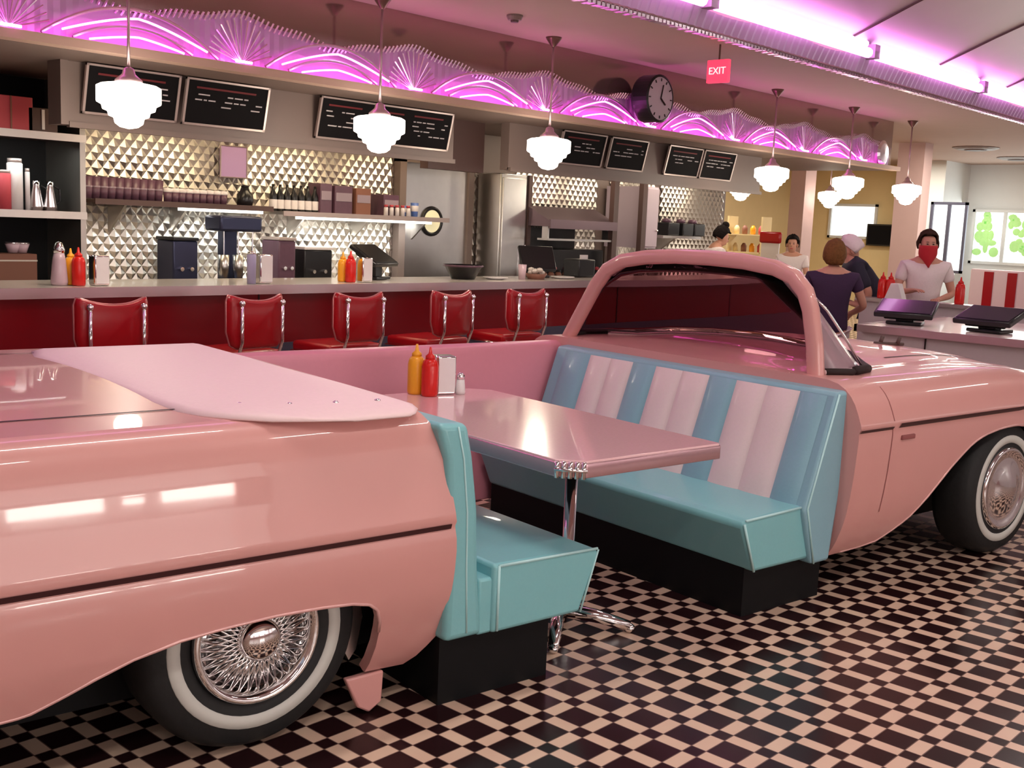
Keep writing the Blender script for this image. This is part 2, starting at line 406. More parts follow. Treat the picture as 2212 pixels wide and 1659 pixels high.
# ---- quilted steel back wall
q = MB(); dw, dh = .09, .112
def quilt(x0, x1, z0, z1, Y=7.985):
    nx = int((x1-x0)/dw)+1; nz = int((z1-z0)/(dh/2))
    for j in range(nz):
        for i in range(nx):
            cx_ = x0+i*dw+(dw/2 if j % 2 else 0); cz_ = z0+j*dh/2+dh/2
            if cx_-dw/2 < x0-.01 or cx_+dw/2 > x1+.01 or cz_+dh/2 > z1+.001: continue
            q.add([(cx_-dw/2, Y, cz_), (cx_, Y, cz_+dh/2), (cx_+dw/2, Y, cz_), (cx_, Y, cz_-dh/2), (cx_, Y-.020, cz_-.008)], [(0, 1, 4), (1, 2, 4), (2, 3, 4), (3, 0, 4)])
quilt(3.78, 7.03, .9, 2.4); quilt(8.0, 8.16, .9, 2.4); quilt(8.7, 10.1, .9, 2.4); quilt(11.3, 12.75, .9, 2.4); quilt(10.3, 11.2, .9, 2.4)
M['quilt'] = add_noise(mat('quilted_steel', (.60, .56, .51), .34, .95), 5, .10)
struct(q.build('wall_back_quilted_steel', 'quilt'))
# steel swing door with round window
d = MB(); d.box(7.10, 7.93, 7.93, 7.98, 0, 2.04); dr = struct(d.build('door_1', 'steel'))
d = MB(); d.box(7.02, 7.10, 7.9, 7.99, 0, 2.10); d.box(7.93, 8.0, 7.9, 7.99, 0, 2.10); d.box(7.02, 8.0, 7.9, 7.99, 2.04, 2.12)
d.build('door_frame', 'taupe', dr)
d = MB(); d.tube([(7.46+.125*math.cos(a), 7.925, 1.5+.125*math.sin(a)) for a in [2*PI*k/28 for k in range(28)]], .02, 8, closed=True); d.build('porthole_ring', 'blackgloss', dr, smooth=True)
M['porthole'] = mat('porthole_glass', (.6, .52, .3), .1, emit=(.75, .65, .38), es=.5)
d = MB(); d.lathe([(0, 0), (.12, 0), (.12, .012)], (7.46, 7.918, 1.5), 28, 'y'); d.build('porthole_glass', 'porthole', dr)

# ================================================================ pendant lamps
def pendant_proto():
    t = thing('pendant_lamp', (3.3, 6.05, 0), '', 'pendant lamp', 'stepped opal glass pendant lamps')
    c = MB(); c.lathe([(.0, 3.0), (.065, 3.0), (.06, 2.985), (.02, 2.93), (.009, 2.92)], n=20); c.build('canopy', 'canopy', t, smooth=True)
    c = MB(); c.tube([(0, 0, 2.93), (0, 0, 2.285)], .0095, 8); c.build('stem', 'lampcap', t, smooth=True)
    c = MB(); c.lathe([(.01, 2.30), (.03, 2.29), (.038, 2.26), (.055, 2.245), (.075, 2.228), (.078, 2.21), (0, 2.21)], n=24); c.build('fitter', 'lampcap', t, smooth=True)
    c = MB(); c.lathe([(.0, 2.212), (.085, 2.212), (.155, 2.20), (.178, 2.188), (.178, 2.10), (.150, 2.085), (.145, 2.06), (.118, 2.05), (.112, 2.025), (.085, 2.015), (.078, 1.985), (.05, 1.965), (.0, 1.955)], n=32)
    c.build('glass_shade', 'lamp', t, bevel=.004)
    return t
pl = [(3.30, 6.05, 'nearest stepped white glass pendant lamp, glowing in front of the left menu board'),
      (5.17, 6.05, 'stepped white glass pendant lamp hanging in front of the widest menu board'),
      (6.97, 6.05, 'stepped white glass pendant lamp just left of the third pair of menu boards'),
      (10.54, 6.05, 'stepped white glass pendant lamp hanging right of the last menu board'),
      (12.29, 6.05, 'stepped white glass pendant lamp under the right end of the soffit'),
      (13.92, 6.05, 'stepped white glass pendant lamp furthest right, in front of the white wall'),
      (13.66, 8.30, 'small far pendant lamp behind, in front of the yellow shelves'),
      (16.28, 8.30, 'small far pendant lamp behind, just right of the rose column')]
pr = pendant_proto()
for i, (x, y, lb) in enumerate(pl):
    o = pr if i == 0 else copy_tree(pr); o.location = (x, y, 0); o['label'] = lb
pr = None
# ================================================================ menu boards
def board(x0, x1, y0, y1, lb, cols=1, seed=0):
    a = onY(x0, y0, 6.74); b_ = onY(x1, y0, 6.74)
    X0, X1 = a.x, b_.x; zt, zb = 2.375, 2.075
    t = thing('menu_board', ((X0+X1)/2, 6.78, zb), lb, 'menu board', 'black menu boards above the service counter')
    w = (X1-X0)/2; h = zt-zb; tilt = .07
    def T(a_, b2, c_): return Vector((a_, b2-tilt*(c_/h), c_))
    MB(T).box(-w+.012, w-.012, -.012, .0, .012, h-.012).build('board', 'menu', t)
    f = MB(T); f.box(-w, w, -.018, .004, 0, .014); f.box(-w, w, -.018, .004, h-.012, h); f.box(-w, -w+.016, -.018, .004, 0, h); f.box(w-.016, w, -.018, .004, 0, h)
    f.build('frame', 'menu_frame', t)
    rr = random.Random(seed); L = MB(T); Rr = MB(T)
    for c_ in range(cols):
        xa = -w+.05+(2*w-.08)*c_/cols; xb = -w+.03+(2*w-.08)*(c_+1)/cols
        z = h-.05; Rr.box(xa+.03, xb-.06, -.016, -.012, z-.012, z); z -= .045
        while z > h*.28:
            x = xa+rr.random()*.05
            while x < xb-.03:
                l_ = .02+rr.random()*.07
                if rr.random() < .62 and (cols > 1 or h*.45 < z < h*.80): L.box(x, min(x+l_, xb), -.016, -.012, z-.008, z)
                x += l_+.014
            z -= .034
    L.build('lettering', 'letter', t); Rr.build('heading', 'letter_red', t)
board(180, 385, 130, 0, 'black menu board at the far left, behind the nearest pendant lamp', 1, 1)
board(397, 577, 160, 0, 'black menu board second from the left, with a few white lines', 1, 2)
board(687, 975, 203, 0, 'widest black menu board, with several columns of white writing', 3, 3)
board(1210, 1305, 300, 0, 'black menu board just right of the third pendant lamp', 1, 4)
board(1315, 1395, 312, 0, 'black menu board fifth from the left, beside a taupe panel', 1, 5)
board(1440, 1513, 330, 0, 'black menu board sixth from the left, joined to the last one', 1, 6)
board(1516, 1585, 340, 0, 'last black menu board at the right end of the row', 1, 7)
# ================================================================ wall clock and exit sign
t = thing('wall_clock', (8.40, 6.17, 2.675), 'round wall clock with thick black case mounted on the neon soffit', 'clock')
MB().lathe([(0, 0), (.205, 0), (.21, -.02), (.21, -.17), (.19, -.18), (.19, -.165), (0, -.165)], n=36, axis='y').build('case', 'blackgloss', t, smooth=False)
MB().lathe([(0, -.167), (.188, -.167), (.188, -.172), (0, -.172)], n=36, axis='y').build('dial', 'clockface', t)
MB().tube([(0, .14, 0), (0, -.01, 0)], .03, 8).build('bracket', 'blackgloss', t)
k = MB()
for i in range(12):
    a = PI/6*i; k.tube([(.15*math.sin(a), -.175, .15*math.cos(a)), (.175*math.sin(a), -.175, .175*math.cos(a))], .006, 5)
k.build('hour_marks', 'dark_eye', t)
MB().tube([(0, -.18, 0), (.03, -.18, .12)], .006, 5).build('minute_hand', 'dark_eye', t)
MB().tube([(0, -.18, 0), (.07, -.18, -.05)], .008, 5).build('hour_hand', 'dark_eye', t)
ex = onz(1552, 157, 2.78)
t = thing('exit_sign', (ex.x, ex.y, 2.70), 'red lit exit sign hanging from the ceiling right of the clock', 'exit sign')
MB().box(-.02, .02, -.10, .10, 0, .18).build('sign_panel', 'exit', t, bevel=.006)
MB().tube([(0, 0, .18), (0, 0, .30)], .008, 6).build('stem', 'canopy', t)
text_mesh('lettering', 'EXIT', .078, 'exit_white', t, (-.023, 0, .09), (PI/2, 0, -PI/2))
# ceiling fittings
def ceilfit(px, py, r, name, lb, cat):
    p = onz(px, py, 2.99); t = thing(name, (p.x, p.y, 3.0), lb, cat)
    MB().lathe([(0, 0), (r, 0), (r, -.012), (r*.8, -.035), (0, -.035)], n=20).build('housing', 'taupe', t)
    MB().lathe([(0, -.036), (r*.5, -.036), (r*.45, -.05), (0, -.05)], n=16).build('centre', 'brown', t)
ceilfit(1112, 36, .06, 'smoke_detector', 'small round smoke detector on the ceiling above the counter', 'smoke detector')
ceilfit(2108, 320, .35, 'ceiling_vent', 'round ceiling air vent, nearer the pendant lamps', 'vent')
ceilfit(2200, 342, .35, 'ceiling_vent', 'round ceiling air vent at the right edge, above the window', 'vent')
if 0: ceilfit(1300, 90, .05, 'sprinkler_head', 'small sprinkler head on the ceiling near the neon cove', 'sprinkler')

# ================================================================ service counter
t = thing('service_counter', (4.5, 6.3, 0), 'long red service counter with pale metal-edged top', 'counter')
def R_(mb, *a, **k): o = mb.build(*a, **k); return o
CT = lambda a, b_, c_: Vector((a-4.5, b_-6.3, c_))
MB(CT).box(-3.5, 13.0, 6.36, 6.42, .63, .975).build('front_panel', 'red_c', t)
MB(CT).box(-3.5, 13.0, 6.34, 6.44, 0, .63).build('kick_panel', 'bluegrey', t)
MB(CT).box(-3.5, 13.0, 6.30, 6.99, .990, 1.032).build('worktop', 'cream', t)
M['edge'] = mat('pale_counter_edge', (.62, .50, .52), .25, .7)
MB(CT).box(-3.5, 13.0, 6.285, 6.30, .972, 1.034).build('metal_edge', 'edge', t)
MB(CT).box(-3.5, 13.0, 6.90, 6.95, 0, .99).build('rear_panel', 'steel', t)
MB(CT).tube([(-3.5, 6.22, .25), (13, 6.22, .25)], .02, 8).build('foot_rail', 'chrome', t)
for i in range(7):
    x = .4+2.0*i; MB(CT).box(x, x+.012, 6.355, 6.36, .63, .975).build('panel_joint', 'gap', t)
t = thing('back_counter', (5.5, 7.7, 0), 'low steel back counter under the quilted wall', 'counter')
CT = lambda a, b_, c_: Vector((a-5.5, b_-7.7, c_))
MB(CT).box(3.78, 6.95, 7.42, 7.95, .88, .92).build('worktop', 'cream', t)
MB(CT).box(3.78, 6.95, 7.46, 7.95, 0, .88).build('cabinet', 'steel', t)
t = thing('back_counter', (10, 7.7, 0), 'steel back counter in front of the dark grill line', 'counter')
CT = lambda a, b_, c_: Vector((a-10, b_-7.7, c_))
MB(CT).box(8.7, 10.95, 7.42, 7.95, .88, .92).build('worktop', 'steel', t)
MB(CT).box(8.7, 10.95, 7.46, 7.95, 0, .88).build('cabinet', 'brown', t)

# ================================================================ counter stools
def stool():
    t = thing('counter_stool', (3, 5.7, 0), '', 'stool', 'red counter stools with chrome framed backs')
    s = MB(); s.box(-.22, .22, -.20, .22, .60, .675); s.build('seat', 'red', t, bevel=.025, bseg=3)
    s = MB(); s.tube([(-.22, -.2, .60), (.22, -.2, .60), (.22, .22, .60), (-.22, .22, .60)], .012, 6, closed=True); s.build('seat_trim', 'chrome', t, smooth=True)
    # back: dipped top edge, curved in plan
    def shp(o=0):
        pts = []
        for i in range(13):
            a = -1+2*i/12; x = a*(.205+o); pts.append((x, 1.03+o-.045*(1-abs(a)**2.2)))
        pts[0] = (-.205-o, .985); pts[-1] = (.205+o, .985)
        pts.insert(1, (-.195-o, 1.02+o)); pts.insert(-1, (.195+o, 1.02+o))
        return pts+[(.205+o, .80), (.185+o, .72-o), (.15, .70-o), (-.15, .70-o), (-.185-o, .72-o), (-.205-o, .80)]
    P = shp(); s = MB(); n = len(P)
    cy = lambda x: -.20-.05*(1-(x/.21)**2)
    rg = []
    for sc, dy in ((.86, -.030), (.95, -.026), (1, -.012), (1, .012), (.95, .026), (.86, .030)):
        rg.append([(x*sc, cy(x*sc)+dy, .86+(z-.86)*sc) for x, z in P])
    s.grid(rg, closed=True); s.add(rg[0], [tuple(range(n))]); s.add(rg[-1], [tuple(range(n))])
    s.build('backrest', 'red', t, smooth=True)
    s = MB(); s.tube([(x, cy(x), z) for x, z in P], .0075, 6, closed=True); s.build('back_trim', 'red_pipe', t, smooth=True)
    for sx in (-1, 1):
        b_ = MB(); b_.tube([(sx*.15, -.285, .97), (sx*.15, -.285, .74), (sx*.15, -.24, .62), (sx*.15, -.1, .59)], .011, 8); b_.ball((sx*.15, -.285, .975), .02, 8, 6)
        b_.build('back_post', 'chrome', t, smooth=True)
    MB().lathe([(.05, .60), (.045, .56), (.035, .55), (.035, .06), (.10, .04), (.2, .012), (.2, 0)], n=20).build('pedestal', 'chrome', t, smooth=True)
    return t
M['red_pipe'] = mat('rose_piping', (.55, .20, .20), .2, .5)
sp_ = stool()
for i, (x, lb) in enumerate(((3.02, 'red counter stool furthest left, in front of the ketchup set'), (3.92, 'second red counter stool from the left'),
                             (4.74, 'middle red counter stool, right in front of the second ketchup set'), (5.58, 'fourth red counter stool from the left, third from the windshield side'), (6.40, 'red counter stool nearest the pink windshield frame'),
                             (2.12, 'red counter stool mostly hidden behind the left part of the pink car'))):
    if i == 5: continue
    o = sp_ if i == 0 else copy_tree(sp_); o.location = (x, 5.92, 0); o['label'] = lb; o.rotation_euler = (0, 0, math.radians((-4, 3, 0, 4, -2, 0)[i]))
sp_['label'] = 'red counter stool furthest left, in front of the first ketchup bottle'

# ================================================================ condiments
def bottle(loc, m, lb, cat, s=1.0):
    t = thing('ketchup_bottle' if m == 'ketchup' else 'mustard_bottle', loc, lb, cat)
    MB().lathe([(0, 0), (.030*s, 0), (.033*s, .01*s), (.033*s, .115*s), (.028*s, .135*s), (.018*s, .145*s), (0, .145*s)], n=20).build('body', m, t, smooth=True)
    MB().lathe([(.019*s, .143*s), (.019*s, .155*s), (.008*s, .165*s), (.004*s, .19*s), (0, .19*s)], n=14).build('nozzle', m, t, smooth=True)
def dispenser(loc, lb, rz=0, s=1.0, m='white'):
    t = thing('napkin_dispenser', loc, lb, 'napkin dispenser', rz=rz)
    MB().box(-.040*s, .040*s, -.035*s, .035*s, 0, .152*s).build('case', 'chrome', t, bevel=.008)
    MB().box(-.034*s, .034*s, -.038*s, .038*s, .010*s, .144*s).build('napkins', m, t)
def shaker(loc, lb, s=1.0):
    t = thing('salt_shaker', loc, lb, 'shaker')
    MB().lathe([(0, 0), (.018*s, 0), (.02*s, .01*s), (.015*s, .06*s), (0, .06*s)], n=14).build('jar', 'white', t, smooth=True)
    MB().lathe([(.016*s, .058*s), (.016*s, .072*s), (.008*s, .082*s), (0, .084*s)], n=14).build('cap', 'chrome', t, smooth=True)
Zt = .758
bottle(W(2.735, 3.94, Zt), 'ketchup', 'red ketchup bottle on the pink booth table', 'bottle', 1.12)
bottle(W(2.715, 4.015, Zt), 'mustard', 'yellow mustard bottle behind the ketchup on the pink booth table', 'bottle', 1.15)
dispenser(W(2.83, 3.97, Zt), 'napkin dispenser on the pink booth table', CARYAW-.25, 1.12)
shaker(W(2.89, 3.925, Zt), 'small salt shaker on the pink booth table', 1.15)
for (x1, lbk, dx) in ((170, 'left', 0), (757, 'middle', 0)):
    p = onz(x1, 614, 1.034); y = 6.45
    p = onY(x1, 600, y)
    bottle((p.x, y, 1.034), 'ketchup', 'red ketchup bottle standing on the counter, %s one' % ('the leftmost' if lbk == 'left' else 'behind the middle stool,'), 'bottle', 1.2)
    bottle((p.x-.012, y+.075, 1.034), 'mustard', 'yellow mustard bottle on the counter beside %s' % ('the leftmost ketchup' if lbk == 'left' else 'the ketchup behind the middle stool'), 'bottle', 1.15)
    dispenser((p.x+.13, y+.0, 1.034), 'napkin dispenser on the counter beside %s' % ('the leftmost ketchup' if lbk == 'left' else 'the ketchup behind the middle stool'), .0, 1.2)
shaker((onY(224, 600, 6.45).x, 6.44, 1.034), 'salt shaker on the counter beside the left napkin dispenser', 1.3)
p = onY(560, 600, 6.45); dispenser((p.x+.03, 6.45, 1.034), 'tall pale napkin dispenser on the counter behind the second stool', 0, 1.3)
p = onY(543, 600, 6.45)
t = thing('straw_jar', (p.x-.02, 6.42, 1.034), 'slim lavender straw jar on the counter behind the second stool', 'jar')
M['lavender'] = mat('lavender_plastic', (.36, .32, .50), .3)
MB().lathe([(0, 0), (.03, 0), (.032, .19), (.026, .2), (0, .2)], n=16).build('jar', 'lavender', t, smooth=True)
MB().lathe([(0, .2), (.028, .2), (.028, .215), (0, .22)], n=16).build('lid', 'chrome', t, smooth=True)

# ================================================================ the booth table
TC = W(2.735, 3.33, 0)
t = thing('booth_table', TC, 'pink laminate booth table with metal edge between the two turquoise benches', 'table', rz=CARYAW)
def tp(w, l, c_): return [(-w+c_, -l), (w-.012, -l), (w, -l+.012), (w, l-c_), (w-c_, l), (-w+c_, l), (-w, l-c_), (-w, -l+c_)]
MB().prism(tp(.368, .725, .075), .735, .757, 'z').build('tabletop', 'table', t, bevel=.003)
MB().prism(tp(.372, .729, .075), .700, .750, 'z').build('edge_band', 'table_edge', t, bevel=.004)
for sx in (-1,):
    m_ = MB()
    for i in range(5):
        f_ = i/5; x0 = sx*(.373-.0); a = Vector((sx*.375, -.654, 0)); b_ = Vector((sx*.297, -.731, 0))
        p = a.lerp(b_, (i+.5)/5); m_.tube([(p.x, p.y, .698), (p.x, p.y, .754)], .0085, 8)
    m_.tube([(sx*.378, -.66, .726), (sx*.30, -.738, .726)], .006, 6)
    m_.build('corner_guard', 'chrome', t, smooth=True)
for vy in (-.30, .45):
    MB().lathe([(.023, .70), (.023, .10), (.04, .07), (.04, .05), (0, .05)], (.03, vy, 0), 18).build('pedestal', 'chrome', t, smooth=True)
    m_ = MB(); m_.box(-.2, .2, vy-.15, vy+.15, .69, .70); m_.build('mounting_plate', 'black', t)
    for k in range(4):
        a = PI/4+PI/2*k; dx, dy = math.cos(a), math.sin(a)
        m_ = MB(); m_.tube([(0, vy, .07), (dx*.14, vy+dy*.14, .055), (dx*.27, vy+dy*.27, .025)], [.028, .026, .02], 10); m_.ball((dx*.27, vy+dy*.27, .018), (.022, .022, .018), 8, 6)
        m_.build('foot', 'chrome', t, smooth=True)

# ================================================================ benches
V0, V1 = 2.665, 4.40
# bench A (near, its back towards us): faces +u
t = thing('booth_bench', W(2.1, 3.5, 0), 'turquoise booth bench backing onto the rear half of the pink car', 'bench')
BT = lambda a, b_, c_: W(a, b_, c_)-W(2.1, 3.5, 0)
MB(BT).box(1.95, 2.40, 2.71, 4.36, 0, .222).build('plinth', 'black', t)
pr_ = [(1.938, .22), (2.085, .22), (2.062, .445), (2.052, .63), (2.026, .80), (2.0, .908), (1.890, .914), (1.925, .80), (1.945, .5)]
MB(BT).prism(pr_, V0, V1, 'y').build('backrest', 'blue', t, bevel=.022, bseg=3)
def rings(profile_fn, vs):
    return [profile_fn(v_) for v_ in vs]
# seat cushion: slopes in towards the bottom at the front
def cushion(u0, u1, ub, z0, z1, T):
    poly = [(u0, z0), (ub, z0), (u1, z1-.02), (u1-.02*(1 if u1 > u0 else -1), z1), (u0, z1+.012)]
    return MB(T).prism(poly, V0+.0, V1-.02, 'y')
cushion(2.12, 2.58, 2.50, .215, .432, BT).build('seat', 'blue', t, bevel=.018, bseg=3)
MB(BT).box(2.07, 2.13, V0+.01, V1-.02, .215, .40).build('seat_spacer', 'blue', t, bevel=.01)
pp = MB(BT); pp.tube([(2.14, V0-.002, .437), (2.565, V0-.002, .430)], .005, 6); pp.tube([(2.14, V0-.002, .437), (2.14, V0-.002, .222)], .005, 6)
pp.tube([(2.572, V0, .425), (2.5, V0-.002, .217)], .004, 6); pp.build('piping', 'piping', t, smooth=True)
pp = MB(BT); pp.tube([(1.96, V0-.001, .90), (1.985, V0-.001, .80), (2.005, V0-.001, .63), (2.01, V0-.001, .45), (2.02, V0-.001, .24)], .0035, 6); pp.build('piping', 'piping', t, smooth=True)
# bench B: faces -u
t = thing('booth_bench', W(3.7, 3.5, 0), 'turquoise booth bench with white striped back below the windshield', 'bench')
BT = lambda a, b_, c_: W(a, b_, c_)-W(3.7, 3.5, 0)
MB(BT).box(3.43, 3.93, 2.72, 4.36, 0, .205).build('plinth', 'black', t)
pr_ = [(3.78, .175), (3.90, .175), (3.955, .60), (3.962, .87), (3.94, .892), (3.865, .886), (3.70, .41)]
MB(BT).prism(pr_, V0-.01, V1, 'y').build('backrest', 'blue_d', t, bevel=.018, bseg=3)
poly = [(3.80, .195), (3.43, .195), (3.345, .395), (3.37, .418), (3.82, .432)]
MB(BT).prism(poly, V0+.01, V1-.02, 'y').build('seat', 'blue', t, bevel=.018, bseg=3)
pp = MB(BT); pp.tube([(3.70, V0+.007, .424), (3.36, V0+.007, .414)], .0055, 6); pp.tube([(3.352, V0+.007, .40), (3.43, V0+.007, .20)], .0055, 6); pp.build('piping', 'piping', t, smooth=True)
pp = MB(BT); pp.tube([(3.872, V0-.012, .88), (3.72, V0-.012, .42), (3.79, V0-.012, .18)], .0045, 6); pp.build('piping', 'piping', t, smooth=True)
ed = [2.70, 2.835, 3.005, 3.177, 3.335, 3.50, 3.67, 3.825, 3.98, 4.13, 4.32]
kinds = 'BWWBWWBWWB'
for i in range(10):
    v0, v1 = ed[i], ed[i+1]; rows = []
    for j in range(9):
        tt = j/8; zz = .415+(.868-.415)*tt; uu = 3.705+(3.862-3.705)*tt
        env = min(1, 4*tt+.3, 5*(1-tt)+.25); r = []
        for k in range(9):
            a = -1+2*k/8; puff = .004+.020*(max(0, 1-a*a)**.6)*env
            r.append((uu-puff, (v0+v1)/2+(v1-v0)/2*a, zz+puff*.25))
        rows.append(r)
    o = MB(BT).grid(rows).build('white_channel' if kinds[i] == 'W' else 'blue_channel', 'white_v' if kinds[i] == 'W' else 'blue_d', t, smooth=True)

# ================================================================ the pink car
CV = 3.655
car = thing('pink_car', (0, 0, 0), 'pink vintage convertible cut open in the middle to hold a diner booth', 'car')
# --- rear half
prof_r = [(.12, 2.80), (.15, 2.765), (.22, 2.725), (.29, 2.696), (.35, 2.672), (.40, 2.656), (.46, 2.648), (.52, 2.643), (.56, 2.645), (.585, 2.652), (.597, 2.655), (.612, 2.646), (.64, 2.652), (.69, 2.668), (.75, 2.682), (.80, 2.69), (.85, 2.699), (.89, 2.712), (.915, 2.724), (.935, 2.742), (.947, 2.765), (.953, 2.80)]
arch_r = [(-1.2, .34), (-.6, .30), (0, .285), (.60, .275), (.72, .28), (.80, .312), (.88, .348), (.97, .382), (1.09, .408), (1.2, .418), (1.35, .424), (1.5, .42), (1.60, .412), (1.66, .398), (1.69, .375), (1.71, .33), (1.718, .28), (1.722, .20), (1.726, .14), (1.95, .125)]
def side_rows(us, prof, arch, zsplit, mirror, taper, n_low=10):
    rows = []
    tops = [(z, v_) for z, v_ in prof if z >= zsplit]
    for u in us:
        zb = lerp(arch, u); tv = taper(u); r = []
        lows = [zb+(zsplit-zb)*(k/n_low) for k in range(n_low)]
        vb = lerp([(z, v_) for z, v_ in prof], zb)
        seq = [(zb+.012, vb+.035), (zb+.001, vb+.012)]+[(z, lerp(prof, z)) for z in lows]+tops
        for z, v_ in seq:
            off = CV-v_; vv = CV-off*tv[0] ; zz = z*1.0 if z < .3 else .3+(z-.3)*tv[1]
            r.append((u, 2*CV-vv if mirror else vv, zz))
        rows.append(r)
    return rows
def taper_r(u):
    if u > 0: return 1, 1
    t_ = -u/1.15; return (1-.10*t_**2.5), (1-.06*t_**2)
us = [-1.15+.1*i for i in range(12)]+[.0+.06*i for i in range(1, 10)]+[.58+.03*i for i in range(0, 35)]+[1.62, 1.64, 1.66, 1.675, 1.69, 1.70, 1.71, 1.716, 1.72, 1.7235, 1.727, 1.75, 1.80, 1.86, 1.90, 1.925, 1.935]
us = sorted(set(round(x_, 4) for x_ in us if x_ <= 1.935))
# right end of the section: edge rolls with a slight lean (the top finishes further back)
body = MB(W)
def lean(u, z): 
    if u < 1.7: return u
    k = (u-1.7)/.235
    return u-k*.07*max(0, (z-.80)/.15)**1.5+k*(.02*math.sin((z-.1)/.85*PI))-k*max(0, (.22-z)/.1)*.07
for mir in (False, True):
    rows = side_rows(us, prof_r, arch_r, .46, mir, taper_r)
    rows = [[(lean(p[0], p[2]), p[1], p[2]) for p in r] for r in rows]
    body.grid(rows)
    body.add([rows[-1][i] for i in range(2, len(rows[-1]))]+[(1.90, (2.95 if not mir else 2*CV-2.95), .3), (1.86, (2.95 if not mir else 2*CV-2.95), .94)], [tuple(range(len(rows[-1])-2))+(len(rows[-1])-1, len(rows[-1])-2)])
    # rear closing
    body.add([rows[0][i] for i in range(2, len(rows[0]))]+[(-1.15, CV, .3), (-1.15, CV, .9)], [tuple(range(len(rows[0])-2))+(len(rows[0])-1, len(rows[0])-2)])
rb_ = body.build('rear_body', 'pink', car, smooth=True)
rb_.data.set_sharp_from_angle(angle=.8)
dk = MB(W)
rows = []
for u in us:
    t0 = taper_r(u); r = []
    for k in range(25):
        a = -1+2*k/24; v_ = CV+a*(CV-2.80)*t0[0]; z = .3+(.953-.3)*t0[1]+.014*(1-a*a)
        r.append((lean(u, .95), v_, z))
    rows.append(r)
dk.grid(rows); dk.build('rear_deck', 'pink', car, smooth=True)
g_ = MB(W)
def deckz(v_): a = (v_-CV)/(CV-2.80); return .953+.014*(1-a*a)
rows = [[(u, 2.972+dv+.0*u, deckz(2.97+dv)+.0022) for dv in (0, .010)] for u in (-.7, -.2, .3, .8, 1.25)]
g_.grid(rows); g_.box(-.7, -.69, 2.975, 4.33, .94, .962); rows = [[(u, 4.325+dv, deckz(4.32+dv)+.0022) for dv in (0, .010)] for u in (-.7, .3, 1.25)]
g_.grid(rows); g_.build('boot_lid_gap', 'gap', car)
# trims along the side crease
tr = MB(W)
tr.grid([[(u, CV-(CV-v_)*taper_r(u)[0]-.0035, z) for z, v_ in ((.592, 2.652), (.598, 2.650), (.604, 2.648), (.608, 2.647))] for u in us])
tr.build('side_trim', 'dark_trim', car, smooth=True)
# convertible boot cover
def uL(v_): return lerp([(2.685, 1.60), (2.70, 1.50), (2.73, 1.38), (2.79, 1.29), (2.86, 1.235), (2.94, 1.20), (3.1, 1.178), (3.4, 1.172), (4.0, 1.165), (4.2, 1.16), (4.40, 1.22), (4.44, 1.3)], v_)
def uR(v_): return lerp([(2.685, 1.80), (2.71, 1.85), (2.8, 1.878), (3.2, 1.892), (4.0, 1.90), (4.44, 1.90)], v_)
cvr = MB(W); rows = []
vs = [2.685, 2.70, 2.73, 2.79, 2.86, 2.94, 3.02]+[3.1+.1*i for i in range(13)]+[4.36, 4.40, 4.44]
for v_ in vs:
    r = []
    for k in range(17):
        a = k/16; u = uL(v_)+(uR(v_)-uL(v_))*a
        e_ = min(a, 1-a, (v_-2.685)/.9, (4.44-v_)/.9); zz = .958+.022*min(1, max(0, e_)*5)**.6
        if v_ < 2.79: zz -= .012*((2.79-v_)/.1)**2
        r.append((u, v_, zz))
    rows.append(r)
cvr.grid(rows); cover = cvr.build('boot_cover', 'cover', car, smooth=True, solid=.006); cover['label'] = 'pale pink vinyl cover over the rear deck'
for (sx, sy) in ((517, 888), (625, 888), (725, 884), (815, 879)):
    p = onz(sx, sy, .955); u = p.dot(cu); v_ = p.dot(cv); s_ = MB(W); s_.ball((u, max(v_, 2.735), .975), (.010, .010, .006), 8, 6); s_.build('snap_fastener', 'chrome', cover, smooth=True)
# --- wheels
def wheel(u, v_, r, wire):
    loc = W(u, v_, r); w_ = bpy.data.objects.new('wheel', None)
    T = lambda a, b_, c_: W(u+a, v_+b_, r+c_)
    k_ = r/.335
    ty = MB(T).lathe([(.18, .03), (.19, .006), (.21, -.004), (.30*k_, -.006), (.322*k_, .02), (.335*k_, .05), (.335*k_, .16), (.32*k_, .19), (.22*k_, .20), (.18*k_, .19), (.18, .03)], n=56, axis='y', cap=False)
    ty = ty.build('wheel', 'rubber', car, smooth=True)
    MB(T).lathe([(.226, -.003), (.227, -.0085), (.262, -.0100), (.264, -.004)], n=56, axis='y', cap=False).build('whitewall', 'whitewall', ty, smooth=True)
    if wire:
        MB(T).lathe([(.192, .0), (.190, -.014), (.182, -.020), (.170, -.012), (.160, .015), (.15, .045), (.06, .05), (.0, .05)], n=48, axis='y', cap=False).build('hubcap', 'chrome', ty, smooth=True)
        sp = MB(T); N = 36
        for i in range(N):
            a = 2*PI*i/N
            for tw, r0, r1, d0 in ((.42, .05, .160, .0), (-.42, .05, .160, .0), (.25, .05, .158, .022), (-.25, .05, .158, .022)):
                sp.tube([(r0*math.cos(a), -.015+d0, r0*math.sin(a)), (r1*math.cos(a+tw), .022, r1*math.sin(a+tw))], .0032, 5)
        sp.build('wire_spokes', 'chrome', ty, smooth=True)
        MB(T).lathe([(.062, .0), (.06, -.03), (.045, -.045), (.0, -.05)], n=24, axis='y', cap=False).build('hub_centre', 'chrome', ty, smooth=True)
    else:
        MB(T).lathe([(.205, .0), (.202, -.014), (.19, -.018), (.175, -.006), (.14, -.004), (.10, -.016), (.05, -.034), (0, -.04)], n=48, axis='y', cap=False).build('hubcap', 'chrome', ty, smooth=True)
    return ty
wheel(1.352, 2.755, .335, True); wheel(5.245, 2.62, .335, False)
wheel(1.352, 4.33, .335, False); wheel(5.215, 4.45, .335, False)
